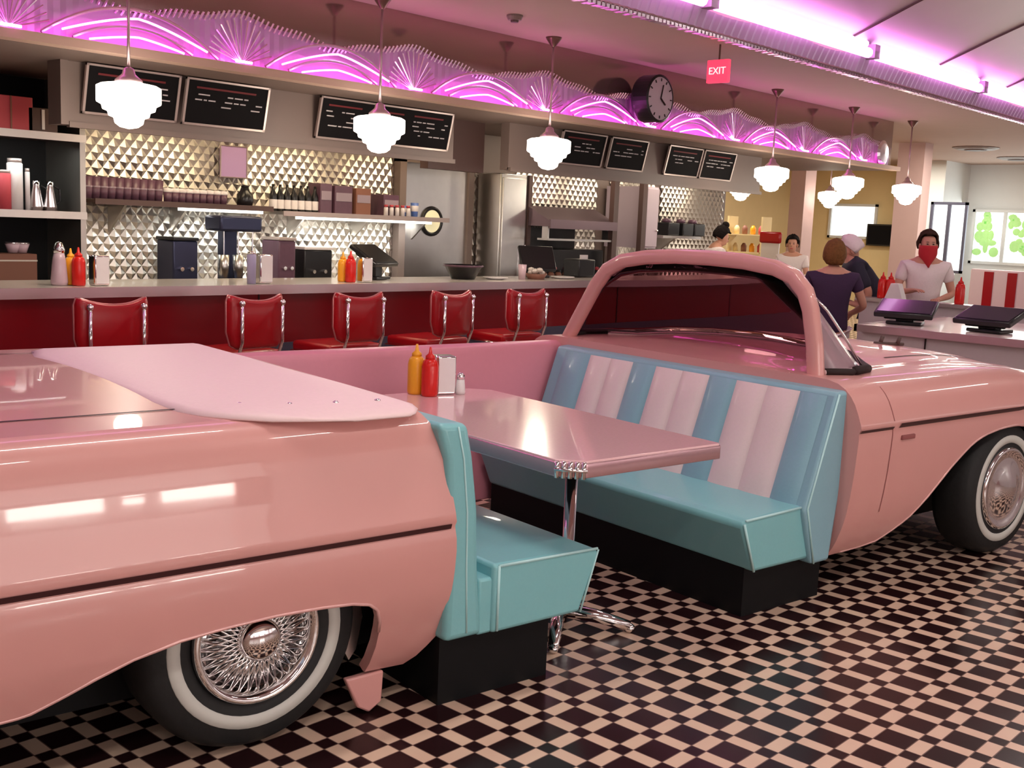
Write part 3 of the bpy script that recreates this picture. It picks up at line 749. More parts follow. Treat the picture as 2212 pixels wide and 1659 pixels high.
# black boxes added inside the body to block light and darken wheel wells
ch = MB(W); ch.box(-1.0, 1.90, 3.02, 4.28, .12, .93)
ch.box(-1.0, .55, 2.86, 4.4, .30, .8); ch.box(1.76, 1.90, 2.86, 4.40, .24, .9); ch.box(-1.0, 1.9, 2.80, 4.5, .60, .62)
ch.build('rear_light_block', 'black', car)
ch = MB(W); ch.box(4.0, 5.95, 3.02, 4.28, .12, .72); ch.box(3.97, 4.55, 2.80, 4.5, .24, .8); ch.box(5.85, 6.0, 2.9, 4.4, .30, .55); ch.box(4.0, 5.7, 2.78, 4.5, .70, .72)
ch.build('front_light_block', 'black', car)
fl = MB(W); fl.prism([(1.66, .40), (1.72, .40), (1.735, .3), (1.715, .20), (1.69, .17), (1.665, .22), (1.65, .3)], 2.82, 2.84, 'y'); fl.build('splash_guard', 'steel', car)
fl = MB(W); fl.prism([(1.655, .13), (1.79, .13), (1.785, .03), (1.74, .005), (1.70, .03)], 2.775, 2.80, 'y'); fl.build('sill_flap', 'pink', car, bevel=.006)
# --- front half
prof_f = [(.17, 2.70), (.2, 2.672), (.28, 2.636), (.36, 2.612), (.45, 2.598), (.55, 2.588), (.65, 2.582), (.70, 2.580), (.725, 2.582), (.742, 2.572), (.76, 2.576), (.80, 2.592), (.84, 2.612), (.87, 2.634), (.895, 2.662), (.915, 2.70), (.925, 2.75), (.928, 2.80)]
arch_f = [(3.9, .18), (4.15, .185), (4.26, .20), (4.34, .235), (4.44, .29), (4.54, .375), (4.62, .445), (4.70, .51), (4.77, .555), (4.85, .60), (4.95, .63), (5.08, .648), (5.24, .655), (5.42, .64), (5.55, .60), (5.68, .52), (5.77, .42), (5.83, .32), (5.9, .29), (6.7, .30)]
def taper_f(u):
    if u < 5.0: return 1, 1
    t_ = max(0, (u-5.3)/.85)
    return 1-.12*t_**2.2, lerp([(5.0, 1), (5.2, .993), (5.4, .972), (5.6, .935), (5.8, .88), (6.0, .79), (6.13, .69)], u)
uf = [3.925+.0475*i for i in range(0, 54)]; uf = [x_ for x_ in uf if x_ <= 6.13]
fb = MB(W)
for mir in (False, True):
    rows = side_rows(uf, prof_f, arch_f, .66, mir, taper_f, 12); fb.grid(rows)
    for rr_, uu_ in ((rows[0], 3.925), (rows[-1], uf[-1])):
        tf = taper_f(uu_)
        fb.add([rr_[i] for i in range(2, len(rr_))]+[(uu_, CV, .3+(.928-.3)*tf[1]), (uu_, CV, .3)], [tuple(range(len(rr_)))])
fo = fb.build('front_body', 'pink', car, smooth=True); fo.data.set_sharp_from_angle(angle=.8)
# hood / cowl surface
def hoodz(u, a):
    base = .3+(.928-.3)*taper_f(u)[1]
    crown = lerp([(3.93, .0), (4.2, .02), (4.7, .04), (5.2, .045), (6.5, .035)], u)
    valley = -.012*math.exp(-((abs(a)-.80)/.10)**2)*min(1, max(0, (u-4.1)/.3))
    return base+crown*(1-a*a)**.8+valley
rows = []
for u in uf:
    rows.append([(u, CV+(-1+2*k/40)*(CV-2.80)*taper_f(u)[0], hoodz(u, -1+2*k/40)) for k in range(41)])
MB(W).grid(rows).build('hood', 'pink', car, smooth=True)
g_ = MB(W)
for sgn in (-1, 1):
    g_.grid([[(u, CV+(sgn*.72+dv)*(CV-2.80)*taper_f(u)[0], hoodz(u, sgn*.72+dv)+.002) for dv in (0, .010)] for u in uf if u > 4.75])
g_.build('hood_gap', 'gap', car)
tr = MB(W); tr.grid([[(u, CV-(CV-v_)*taper_f(u)[0]-.004, z) for z, v_ in ((.724, 2.582), (.731, 2.576), (.738, 2.572))] for u in uf if u < 4.20]); 
tr.grid([[(u, CV-(CV-v_)*taper_f(u)[0]-.004, z) for z, v_ in ((.727, 2.582), (.736, 2.574), (.748, 2.571))] for u in uf if u > 4.17])
tr.build('side_trim', 'dark_trim', car, smooth=True)
M['seam'] = mat('door_seam', (.30, .09, .09), .5)
tr = MB(W); tr.grid([[(4.165+du, lerp(prof_f, z)-.0015, z) for du in (0, .005)] for z in (.36, .45, .55, .65, .70, .725)]); tr.grid([[(4.165+du, lerp(prof_f, z)-.0015, z) for du in (0, .004)] for z in (.76, .80, .84, .87, .895)]); tr.build('door_seam', 'seam', car)
tr = MB(W); tr.box(4.235, 4.335, 2.572, 2.59, .672, .692); tr.build('fender_badge', 'seam', car, bevel=.004)
M['lipshine'] = mat('arch_lip', (.80, .45, .43), .25, .2, .5)
for arch, prof, ul in ((arch_f, prof_f, uf), (arch_r, prof_r, us)):
    lp_ = MB(W); pts = [(u, lerp(prof, lerp(arch, u))+.002, lerp(arch, u)+.003) for u in ul if (4.0 < u < 5.85 or -.9 < u < 1.72)]; lp_.tube(pts, .006, 6); lp_.build('arch_lip', 'lipshine', car, smooth=True)
# far side wall joining both halves
MB(W).prism([(4.425, .10), (4.43, .86), (4.445, .895), (4.48, .905), (4.54, .90), (4.60, .86), (4.64, .62), (4.63, .3), (4.55, .12)], 1.88, 3.96, 'x').build('far_side_panel', 'pink_in', car, smooth=False, bevel=.006)
# windshield hoop
def hoop(o):
    P = [(2.865, .905), (2.885, 1.05), (2.92, 1.20), (2.955, 1.275), (3.02, 1.335), (3.12, 1.368), (3.30, 1.387), (3.50, 1.393), (3.72, 1.390), (3.92, 1.376), (4.08, 1.350), (4.19, 1.300), (4.27, 1.215), (4.36, 1.08), (4.46, .93), (4.475, .905)]
    return [(4.0+.02*0, a, b_) for a, b_ in P]
hp = hoop(0)
def sweep_rect(mb, path, w, d, um):
    n = len(path); rows = []
    for i, p in enumerate(path):
        a = Vector(path[max(0, i-1)]); b_ = Vector(path[min(n-1, i+1)]); t_ = (b_-a).normalized(); nrm = Vector((0, -t_.z, t_.y))
        r = []
        for k in range(12):
            an = 2*PI*k/12; c_, s_ = math.cos(an), math.sin(an)
            sx = math.copysign(abs(c_)**.6, c_)*w; sy = math.copysign(abs(s_)**.6, s_)*d
            q_ = Vector(p)+nrm*sx+Vector((1, 0, 0))*sy; r.append((q_.x+um(q_.z), q_.y, q_.z))
        rows.append(r)
    mb.grid(rows, closed=True)
    return mb
hf = sweep_rect(MB(W), hp, .036, .028, lambda z: 0)
frame = hf.build('windshield_frame', 'pink', car, smooth=True)
# wraparound glass
hz0 = lambda u, v_: hoodz(u, (v_-CV)/(CV-2.80)) if 2.8 < v_ < 4.51 else .935
base = [(4.03, 2.845), (4.15, 2.80), (4.30, 2.84), (4.42, 2.95), (4.55, 3.12), (4.65, 3.35), (4.69, 3.66), (4.65, 3.97), (4.55, 4.20), (4.42, 4.36), (4.27, 4.45), (4.12, 4.49), (4.03, 4.47)]
tops = [(2.88, .98), (2.92, 1.20), (2.985, 1.30), (3.12, 1.345), (3.3, 1.362), (3.5, 1.368), (3.67, 1.368), (3.85, 1.358), (4.0, 1.345), (4.12, 1.315), (4.21, 1.25), (4.30, 1.13), (4.44, .96)]
rows = []
for j in range(9):
    t_ = j/8; r = []
    for (bu, bv), (tv_, tz) in zip(base, tops):
        bz = hz0(bu, bv)
        r.append((bu+(4.01-bu)*t_, bv+(tv_-bv)*t_, bz+(tz-bz)*t_))
    rows.append(r)
gl = MB(W).grid([q_[3:] for q_ in rows]).build('windshield_glass', 'tint', frame, smooth=True, solid=.004)
MB(W).grid([q_[:4] for q_ in rows]).build('wing_glass', 'wing', frame, smooth=True, solid=.004)
hz_ = lambda u, v_: hoodz(u, (v_-CV)/(CV-2.80)) if 2.8 < v_ < 4.51 else .935
bz_ = MB(W); bz_.tube([(u, v_, hz_(u, v_)+.008) for u, v_ in base], .013, 8); bz_.build('glass_base_trim', 'cover', frame, smooth=True)
bz_ = MB(W); bz_.tube([(u+.035*(1 if 3.0 < v_ < 4.3 else .6), v_-(.012 if v_ < 3.2 else 0), hz_(u, v_)+.012) for u, v_ in base[1:]], .02, 8); bz_.build('glass_gasket', 'gap', frame, smooth=True)
bz_ = MB(W); bz_.tube([(4.03, 2.84, .94), (4.15, 2.793, .94), (4.30, 2.833, .945)], .016, 8); bz_.build('wing_base', 'gap', frame, smooth=True)
bz_ = MB(W); bz_.tube([(4.30, 2.845, .95), (4.18, 2.86, 1.08), (4.08, 2.895, 1.2), (4.03, 2.93, 1.255)], .006, 6); bz_.build('wing_glint', 'chrome', frame, smooth=True)  # bright rod stands in for light along the glass corner
bz_ = MB(W); bz_.tube([(4.035, 2.875, .94), (4.035, 2.895, 1.1), (4.035, 2.925, 1.24)], .010, 6); bz_.build('wing_gasket', 'gap', frame, smooth=True)
# wiper stubs on the cowl
wp = MB(W); zo = hoodz(5.3, -.35)
wp.tube([(5.22, 3.39, zo+.008), (5.40, 3.33, zo+.002)], .009, 6); wp.tube([(5.26, 3.38, zo+.008), (5.27, 3.375, zo+.045)], .011, 6); wp.tube([(5.36, 3.34, zo+.004), (5.37, 3.335, zo+.042)], .011, 6)
wp.build('hood_ornament', 'brown', car, smooth=True)

# ================================================================ kitchen shelf and what is on it
def shelf(x0, x1, z, lb, m='steel', Y0=7.68, Y1=7.97):
    t = thing('wall_shelf', ((x0+x1)/2, Y1, z), lb, 'shelf')
    T = lambda a, b_, c_: Vector((a-(x0+x1)/2, b_-Y1, c_-z))
    MB(T).box(x0, x1, Y0, Y1, z-.025, z).build('board', m, t)
    MB(T).box(x0, x1, Y0-.012, Y0, z-.035, z+.006).build('front_edge', 'menu_frame' if m != 'brown' else 'brown', t)
    for xx in (x0+.25, (x0+x1)/2, x1-.25): MB(T).prism([(Y0+.03, z-.03), (Y1, z-.03), (Y1, z-.24)], xx, xx+.02, 'x').build('bracket', 'steel', t)
    return t
shelf(3.92, 5.45, 1.56, 'left wall shelf on the quilted wall, stacked with glasses', 'brown')
shelf(5.55, 7.45, 1.53, 'right wall shelf running to the steel door, full of bottles and boxes')
sl = thing('shelf_light', (4.95, 7.72, 1.515), 'glowing fluorescent strip under the left wall shelf', 'light')
MB().box(-.33, .42, -.02, .02, -.012, .012).build('tube', 'tubelight', sl)
sl = thing('shelf_light', (6.5, 7.72, 1.485), 'glowing fluorescent strip under the right wall shelf', 'light')
MB().box(-.78, .75, -.02, .02, -.012, .012).build('tube', 'tubelight', sl)
G1 = 'glass stacks on the left wall shelf'
def gx(px): return onY(px, 420, 7.78).x
first = None
for i in range(11):
    x = gx(172+17*i)
    if first is None:
        first = thing('glass_stack', (x, 7.78, 1.562), '', 'glass', G1)
        MB().lathe([(0, 0), (.028, 0), (.036, .08), (.034, .082), (.040, .16), (.037, .16), (0, .155)], n=14).build('glasses', 'plum', first, smooth=True)
        MB().lathe([(.0365, .082), (.038, .088), (.0365, .094)], n=14, cap=False).build('rim', 'glass_cup', first, smooth=True); o = first
    else: o = copy_tree(first); o.location.x = x
    o['label'] = 'stack of dark plum glasses in the row on the left wall shelf'
first = None
for i in range(9):
    x = gx(362+15*i)
    if first is None:
        first = thing('cup', (x, 7.78, 1.562), '', 'cup', 'cups on the right half of the left wall shelf')
        MB().lathe([(0, 0), (.028, 0), (.034, .075), (0, .07)], n=14).build('body', 'plum', first, smooth=True)
        MB().lathe([(.0345, .075), (.037, .082), (.035, .105), (0, .11)], n=14).build('lid', 'white', first, smooth=True); o = first
    else: o = copy_tree(first); o.location.x = x
    o['label'] = 'short plum cup with pale top, in the row right of the glass stacks'
x = gx(532)
t = thing('storage_jar', (x, 7.8, 1.562), 'round black jar at the right end of the left wall shelf', 'jar')
MB().lathe([(0, 0), (.06, 0), (.07, .04), (.065, .09), (.04, .12), (.03, .15), (0, .15)], n=18).build('jar', 'blackgloss', t, smooth=True)
MB().lathe([(.03, .15), (.035, .16), (0, .17)], n=14).build('lid', 'blackgloss', t, smooth=True)
first = None
for i in range(7):
    x = gx(590+15*i)
    if first is None:
        first = thing('syrup_bottle', (x, 7.78, 1.532), '', 'bottle', 'dark bottles on the right wall shelf')
        MB().lathe([(0, 0), (.032, 0), (.032, .13), (.014, .17), (.012, .22), (0, .22)], n=14).build('bottle', 'blackgloss', first, smooth=True)
        MB().lathe([(.0325, .02), (.0335, .025), (.0335, .09), (.0325, .095)], n=14, cap=False).build('paper_label', 'white', first, smooth=True); o = first
    else: o = copy_tree(first); o.location.x = x
    o['label'] = 'dark syrup bottle with pale label in the row on the right wall shelf'
bi = [(697, 30, .25, 'plum', 'plum-red carton beside the dark syrup bottles'), (735, 46, .24, 'plum', 'wide plum carton in the middle of the right wall shelf'),
      (778, 40, .23, 'brownbox', 'brown carton beside the wide plum carton on the shelf'), (838, 44, .19, 'plum', 'low plum carton near the steel door, above the shelf light')]
for px_, w_, h_, m_, lb in bi:
    x = gx(px_); ww = w_*.0042
    t = thing('carton', (x, 7.82, 1.532), lb, 'box')
    MB().box(-ww/2, ww/2, -.09, .09, 0, h_).build('carton_box', m_, t, bevel=.004)
    MB().box(-ww/2+.01, ww/2-.01, -.094, -.09, h_*.45, h_*.75).build('printed_band', 'glass_cup', t)
first = None
for i in range(5):
    x = gx(822+12*i)
    if first is None:
        first = thing('spice_jar', (x, 7.70, 1.532), '', 'jar', 'small jars in front of the low plum carton')
        MB().lathe([(0, 0), (.02, 0), (.02, .07), (.014, .08), (0, .08)], n=12).build('jar', 'white', first, smooth=True)
        MB().lathe([(.018, .08), (.018, .1), (0, .1)], n=12).build('lid', 'boxred', first, smooth=True); o = first
    else: o = copy_tree(first); o.location.x = x
    o['label'] = 'small pale jar with red lid in the row before the low plum carton'
for px_, h_, lb in ((870, .10, 'short blue cup near the right end of the right wall shelf'), (890, .13, 'taller blue and white cup at the right end of the right wall shelf')):
    t = thing('blue_cup', (gx(px_), 7.74, 1.532), lb, 'cup')
    MB().lathe([(0, 0), (.03, 0), (.038, h_), (.034, h_), (0, h_*.9)], n=16).build('cup_body', 'blueitem', t, smooth=True)
    MB().lathe([(.0335, h_*.4), (.0365, h_*.45), (.038, h_*.75), (.037, h_*.8)], n=16, cap=False).build('band', 'white', t, smooth=True)
# lavender notice on the quilted wall
p = onY(505, 350, 7.93)
M['notice'] = mat('lavender_notice', (.42, .26, .48), .4)
t = thing('wall_notice', (p.x, 7.93, p.z), 'lavender framed notice hanging on the quilted wall between the shelves', 'notice')
MB().box(-.12, .12, 0, .02, -.12, .12).build('notice_sheet', 'notice', t); MB().tube([(-.125, -.002, -.125), (.125, -.002, -.125), (.125, -.002, .125), (-.125, -.002, .125)], .008, 5, closed=True).build('frame', 'menu_frame', t)
# ---- milkshake mixer and other machines on the back counter
p = onY(505, 560, 7.52)
t = thing('milkshake_mixer', (p.x, 7.54, .92), 'dark blue multi-spindle milkshake mixer on the back counter', 'mixer')
MB().box(-.20, .20, -.12, .12, 0, .05).build('base', 'darkblue', t, bevel=.01)
MB().box(-.06, .06, .02, .12, .05, .50).build('column', 'darkblue', t, bevel=.01)
MB().box(-.19, .19, -.13, .10, .44, .56).build('motor_head', 'darkblue', t, bevel=.02)
for k, xx in enumerate((-.13, 0, .13)):
    c_ = MB(); c_.lathe([(0, .08), (.035, .08), (.045, .26), (.041, .26), (0, .24)], (xx, -.08, 0), 14); o = c_.build('mixing_cup', 'steel', t, smooth=True)
    MB().tube([(xx, -.08, .5), (xx, -.08, .2)], .006, 6).build('spindle', 'chrome', t)
def applian(px0, px1, pyt, pyb, Y, name, lb, cat, m, base=.92, lid=None, knob=True):
    a = onY(px0, pyb, Y); b_ = onY(px1, pyb, Y); top = onY((px0+px1)/2, pyt, Y).z
    x = (a.x+b_.x)/2; w_ = (b_.x-a.x)/2*.92; h_ = top-base
    t = thing(name, (x, Y+.12, base), lb, cat)
    MB().box(-w_, w_, -.12, .12, .02, h_).build('body', m, t, bevel=.012)
    MB().box(-w_*.9, w_*.9, -.11, .11, 0, .02).build('foot_plate', 'black', t)
    if lid: MB().box(-w_*1.03, w_*1.03, -.13, .13, h_, h_+.025).build('lid', lid, t, bevel=.006)
    if knob:
        for s_ in (-.4, .4): MB().lathe([(0, -.145), (.016, -.145), (.018, -.12), (0, -.12)], (s_*w_, 0, h_*.4), 12, 'y').build('control_knob', 'chrome', t)
    return t
applian(372, 430, 520, 588, 7.6, 'coffee_grinder', 'dark squat coffee grinder left of the blue mixer', 'grinder', 'darkblue', lid='blackgloss')
applian(600, 640, 520, 590, 7.6, 'toaster', 'brown two-knob toaster on the back counter right of the mixer', 'toaster', 'plum', lid='menu_frame')
applian(655, 720, 540, 590, 7.6, 'blender_base', 'dark green-black blender base left of the black till screen', 'blender', 'blackgloss', lid='white')
# glass cake stand / tumblers
p = onY(95, 580, 6.7)
M['palepink'] = mat('pale_pink_glass', (.55, .40, .45), .15)
t = thing('sugar_pourer', (p.x, 6.5, 1.034), 'tall pale glass sugar pourer at the left end of the counter', 'jar')
MB().lathe([(0, 0), (.045, 0), (.05, .02), (.038, .15), (.03, .19), (0, .19)], n=16).build('jar', 'palepink', t, smooth=True)
MB().lathe([(.03, .19), (.034, .21), (.02, .25), (0, .26)], n=16).build('spout_lid', 'chrome', t, smooth=True)
# ---- black till screen on the counter
def till(loc, rz, lb, s=1.0, tilt=.6, screen='blackgloss'):
    t = thing('point_of_sale_terminal', loc, lb, 'till', rz=rz)
    c_, s_ = math.cos(tilt), math.sin(tilt)
    hh = .20 if tilt > .45 else .11
    def T(a, b_, c__): return Vector((a*s, (b_*c_-c__*s_)*s, (b_*s_+c__*c_)*s+hh*s))
    MB(T).box(-.20, .20, -.15, .15, -.02, .02).build('monitor', 'blackgloss', t, bevel=.01)
    MB(T).box(-.18, .18, -.13, .13, .02, .024).build('screen', screen, t)
    MB(T).box(-.14, .14, -.10, .10, -.05, -.02).build('rear_housing', 'black', t, bevel=.01)
    MB().box(-.06*s, .06*s, -.05*s, .05*s, .02*s, (hh-.03)*s).build('stand', 'blackgloss', t, bevel=.008)
    MB().box(-.12*s, .12*s, -.10*s, .10*s, 0, .025*s).build('base', 'blackgloss', t, bevel=.008)
    return t
p = onY(808, 570, 6.75); till((p.x, 6.75, 1.034), .35, 'black tilted till screen on the counter, left of the steel door', .92, .55)
# black bowl with rim
p = onY(1015, 585, 6.6)
t = thing('bus_tub', (p.x, 6.68, 1.034), 'round black tub on the counter in front of the steel door', 'tub')
MB().lathe([(0, .0), (.10, 0), (.155, .10), (.165, .105), (.165, .115), (.14, .11), (.09, .02), (0, .02)], n=28).build('tub', 'blackgloss', t, smooth=True)
MB().lathe([(.16, .10), (.175, .108), (.17, .118), (.16, .118)], n=28, cap=False).build('rim', 'plum', t, smooth=True)
# plates and papers near the windshield
for px_, lb in ((1070, 'white plate on the counter right of the black tub'), (1215, 'white plate on the counter just left of the windshield')):
    p = onY(px_, 605, 6.6); t = tag(MB().lathe([(0, 0), (.06, 0), (.11, .015), (.11, .02), (.06, .008), (0, .008)], (p.x, 6.6, 1.032), 24).build('plate', 'white', None, smooth=True), lb, 'plate')
p = onY(1128, 590, 6.55)
t = thing('glass_tumbler', (p.x, 6.55, 1.032), 'clear tumbler on the counter beside the paper basket', 'glass')
MB().lathe([(0, 0), (.03, 0), (.038, .13), (.034, .13), (.028, .01), (0, .01)], n=18).build('tumbler', 'palepink', t, smooth=True)
MB().lathe([(0, .08), (.03, .08), (.03, .1), (0, .1)], n=12).build('drink', 'white', t)
p = onY(1158, 590, 6.55)
t = thing('food_basket', (p.x, 6.55, 1.032), 'small basket holding crumpled cream paper on the counter', 'basket')
MB().lathe([(0, 0), (.07, 0), (.10, .05), (.09, .05), (.065, .01), (0, .01)], n=18).build('basket', 'brownbox', t, smooth=True)
c_ = MB()
for k in range(7): c_.ball((.05*math.cos(k*.9), .05*math.sin(k*.9), .06+.012*(k % 3)), (.035, .03, .022), 6, 4)
c_.build('crumpled_paper', 'cream', t)
# ---- left shelf rack
rk = thing('storage_rack', (3.05, 7.7, 0), 'open storage rack with lit white shelf edges at the left edge', 'rack')
T = lambda a, b_, c_: Vector((a-3.05, b_-7.7, c_))
for z in (1.98, 1.46, .95): 
    MB(T).box(1.6, 3.74, 7.45, 7.97, z-.03, z).build('shelf_board', 'brown', rk); MB(T).box(1.6, 3.74, 7.435, 7.45, z-.045, z+.005).build('shelf_edge', 'white', rk)
for x in (1.6, 3.70): MB(T).box(x, x+.04, 7.45, 7.97, 0, 2.38).build('side_panel', 'quilt', rk)
MB(T).box(1.64, 3.70, 7.96, 7.985, 0, 2.38).build('rear_panel', 'black', rk)
def gl_(px, py=440, Y=7.6): return onY(px, py, Y).x
t = thing('carton', (gl_(22), 7.6, 1.982), 'red carton on the top shelf of the left storage rack', 'box'); MB().box(-.14, .12, -.1, .1, 0, .22).build('carton_box', 'boxred', t, bevel=.005); MB().box(-.03, -.02, -.104, -.1, 0, .22).build('tape', 'brownbox', t)
t = thing('carton', (gl_(85), 7.6, 1.982), 'dark open box on the top shelf of the left storage rack', 'box'); MB().box(-.11, .09, -.1, .1, 0, .16).build('carton_box', 'brown', t, bevel=.005); MB().box(-.02, .0, -.104, -.1, .02, .15).build('tape', 'white', t)
for px_, z, h_, m_, lb in ((8, 1.462, .26, 'boxred', 'red tin at the left edge of the middle rack shelf'), (33, 1.462, .34, 'white', 'tall white carton on the middle shelf of the left storage rack'), (60, 1.462, .28, 'white', 'slim white tube on the middle shelf of the left storage rack')):
    t = thing('canister', (gl_(px_), 7.6, z), lb, 'canister'); r_ = .05 if px_ != 60 else .016
    MB().lathe([(0, 0), (r_, 0), (r_, h_*.9), (r_*.8, h_*.93), (0, h_*.93)], n=16).build('body', m_, t, smooth=True); MB().lathe([(r_*.9, h_*.92), (r_*.9, h_), (0, h_)], n=16).build('lid', 'menu_frame', t, smooth=True)
for i, px_ in enumerate((78, 108)):
    t = thing('coffee_pot', (gl_(px_), 7.6-.0, 1.462), ('bright steel coffee pot on the middle rack shelf, left of its twin', 'bright steel coffee pot at the right end of the middle rack shelf')[i], 'pot')
    MB().lathe([(0, 0), (.045, 0), (.05, .03), (.025, .17), (.028, .2), (0, .2)], n=16).build('pot', 'chrome', t, smooth=True)
    MB().tube([(.03, 0, .17), (.07, 0, .15), (.07, 0, .07), (.045, 0, .05)], .007, 6).build('handle', 'blackgloss', t)
t = thing('carton', (gl_(22, 570), 7.6, .952), 'brown cardboard box on the bottom shelf of the left storage rack', 'box'); MB().box(-.16, .14, -.1, .1, 0, .22).build('carton_box', 'brownbox', t, bevel=.005); MB().box(-.16, .14, -.104, -.1, .17, .18).build('tape', 'cream', t)
for px_ in (30, 50): 
    t = thing('glass_bowl', (gl_(px_, 530), 7.62, 1.175), 'clear bowl on the brown box, %s of two' % ('left' if px_ == 30 else 'right'), 'bowl'); MB().lathe([(0, 0), (.03, 0), (.05, .06), (.046, .06), (.02, .01), (0, .01)], n=16).build('bowl', 'palepink', t, smooth=True); MB().lathe([(.05, .06), (.053, .063), (.05, .068)], n=16, cap=False).build('rim', 'chrome', t, smooth=True)

# ---- steel upright fridge, hood and grill line
t = thing('steel_cabinet', (8.32, 7.8, 0), 'tall narrow stainless cabinet right of the swing door', 'cabinet')
MB().box(-.20, .20, -.15, .17, 0, 2.0).build('body', 'steel', t, bevel=.008); MB().box(-.18, .16, -.17, -.15, .1, 1.96).build('door', 'steel', t, bevel=.006)
MB().tube([(.13, -.2, .9), (.13, -.2, 1.3)], .012, 6).build('handle', 'chrome', t); MB().box(.2, .25, -.17, .17, 0, 2.0).build('side_post', 'brown', t)
def ay(px): return onY(px, 450, 7.6).x
x0, x1 = ay(1098)+.34, ay(1300)-.06
t = thing('extractor_hood', ((x0+x1)/2, 7.6, 1.5), 'low stainless extractor hood over the grill line', 'extractor hood'); w_ = (x1-x0)/2
MB().prism([(-.25, .0), (.3, 0), (.3, .2), (.05, .2), (-.25, .06)], -w_, w_, 'x').build('canopy', 'plum_steel', t); MB().box(-w_, w_, -.27, -.25, -.02, .07).build('front_lip', 'plum_steel', t)
MB().box(-w_, w_, -.25, -.1, -.14, -.12).build('plate_shelf', 'steel', t)
for s_ in (-.9, .9): MB().box(s_*w_-.01, s_*w_+.01, -.2, -.12, -.14, 0).build('shelf_hanger', 'steel', t)
t = thing('grill_unit', ((x0+x1)/2, 7.65, .92), 'large dark grill with open front under the extractor hood', 'grill')
MB().box(-w_, w_, -.15, .28, .0, .35).build('body', 'blackgloss', t, bevel=.01); MB().box(-w_*.9, w_*.9, -.2, -.15, .02, .08).build('front_rail', 'plum_steel', t); MB().box(-w_, w_, .26, .29, .35, .56).build('backsplash', 'blackgloss', t)
for k in range(6): MB().lathe([(0, -.175), (.018, -.175), (.02, -.15), (0, -.15)], (-w_*.8+w_*.32*k, 0, .15), 12, 'y').build('control_knob', 'boxred', t)
# small red jars and stuff before the grill
for k in range(6):
    p = onY(1195+16*k, 570, 7.3)
    t = thing('sauce_jar', (onY(1195+16*k, 590, 7.05).x+.3, 7.43, .92), 'small dark red sauce jar in the row before the grill', 'jar', 'sauce jars in front of the grill')
    MB().lathe([(0, 0), (.035, 0), (.035, .10), (.02, .12), (0, .12)], n=12).build('jar', 'brownbox', t, smooth=True); MB().lathe([(.025, .12), (.025, .14), (0, .14)], n=12).build('lid', 'blackgloss', t)
# printer-like black box and till on counter near windshield
p = onY(1160, 560, 6.8); till((p.x, 6.8, 1.034), -.5, 'black till screen with red sticker on the counter left of the windshield', .85, 1.0)
p = onY(1245, 560, 6.8); t = thing('receipt_printer', (p.x+.05, 6.8, 1.034), 'square black receipt printer on the counter near the windshield', 'printer')
MB().box(-.12, .12, -.1, .1, 0, .17).build('body', 'blackgloss', t, bevel=.012); MB().box(-.05, .05, -.06, -.04, .17, .21).build('paper', 'white', t)
# dark plant-like cluster
p = onY(1335, 560, 7.3)
# right hand kitchen pieces: posts, lavender noticeboard, shelf with machines
for px_, lb in ((1322, 'dark vertical post left of the lavender cupboard'), (1384, 'slim dark post beside the lavender cupboard')):
    x = onY(px_, 440, 7.4).x; tag(MB().box(x-.04, x+.04, 7.34, 7.40, 0, 2.4).build('post', 'brown', None), lb, 'post')
x = onY(1408, 440, 7.4).x; M['lavdoor'] = mat('lavender_cupboard', (.55, .45, .52), .4)
t = thing('cupboard', (x, 7.6, 0), 'tall lavender cupboard left of the far quilted panel', 'cupboard')
MB().box(-.12, .12, -.2, .35, 1.3, 1.98).build('upper_body', 'lavdoor', t); MB().box(-.11, .11, -.22, -.2, 1.32, 1.96).build('door', 'lavdoor', t, bevel=.004); MB().ball((.08, -.235, 1.5), .015, 8, 6).build('knob', 'chrome', t); MB().box(-.1, .1, .3, .35, .95, 1.3).build('support_panel', 'steel', t)
xa, xb = onY(1430, 480, 7.5).x, onY(1512, 480, 7.5).x
t = thing('wall_shelf', ((xa+xb)/2, 7.97, 1.45), 'short steel shelf holding dark machines, behind the dark-haired server', 'shelf')
MB().box(-(xb-xa)/2, (xb-xa)/2, -.5, 0, -.03, 0).build('board', 'steel', t); MB().prism([(-.4, -.03), (0, -.03), (0, -.3)], -.02, .02, 'x').build('bracket', 'steel', t)
for k, px_ in enumerate((1447, 1478, 1503)):
    t = thing('coffee_machine', (onY(px_, 480, 7.6).x, 7.65, 1.452), ('black coffee machine at the left of the short steel shelf', 'black coffee machine in the middle of the short steel shelf', 'black coffee machine at the right of the short steel shelf')[k], 'coffee machine')
    MB().box(-.11, .11, -.12, .12, 0, .15).build('body', 'blackgloss', t, bevel=.012); MB().lathe([(0, .15), (.06, .15), (.05, .19), (0, .2)], n=14).build('hopper', 'plum', t, smooth=True)

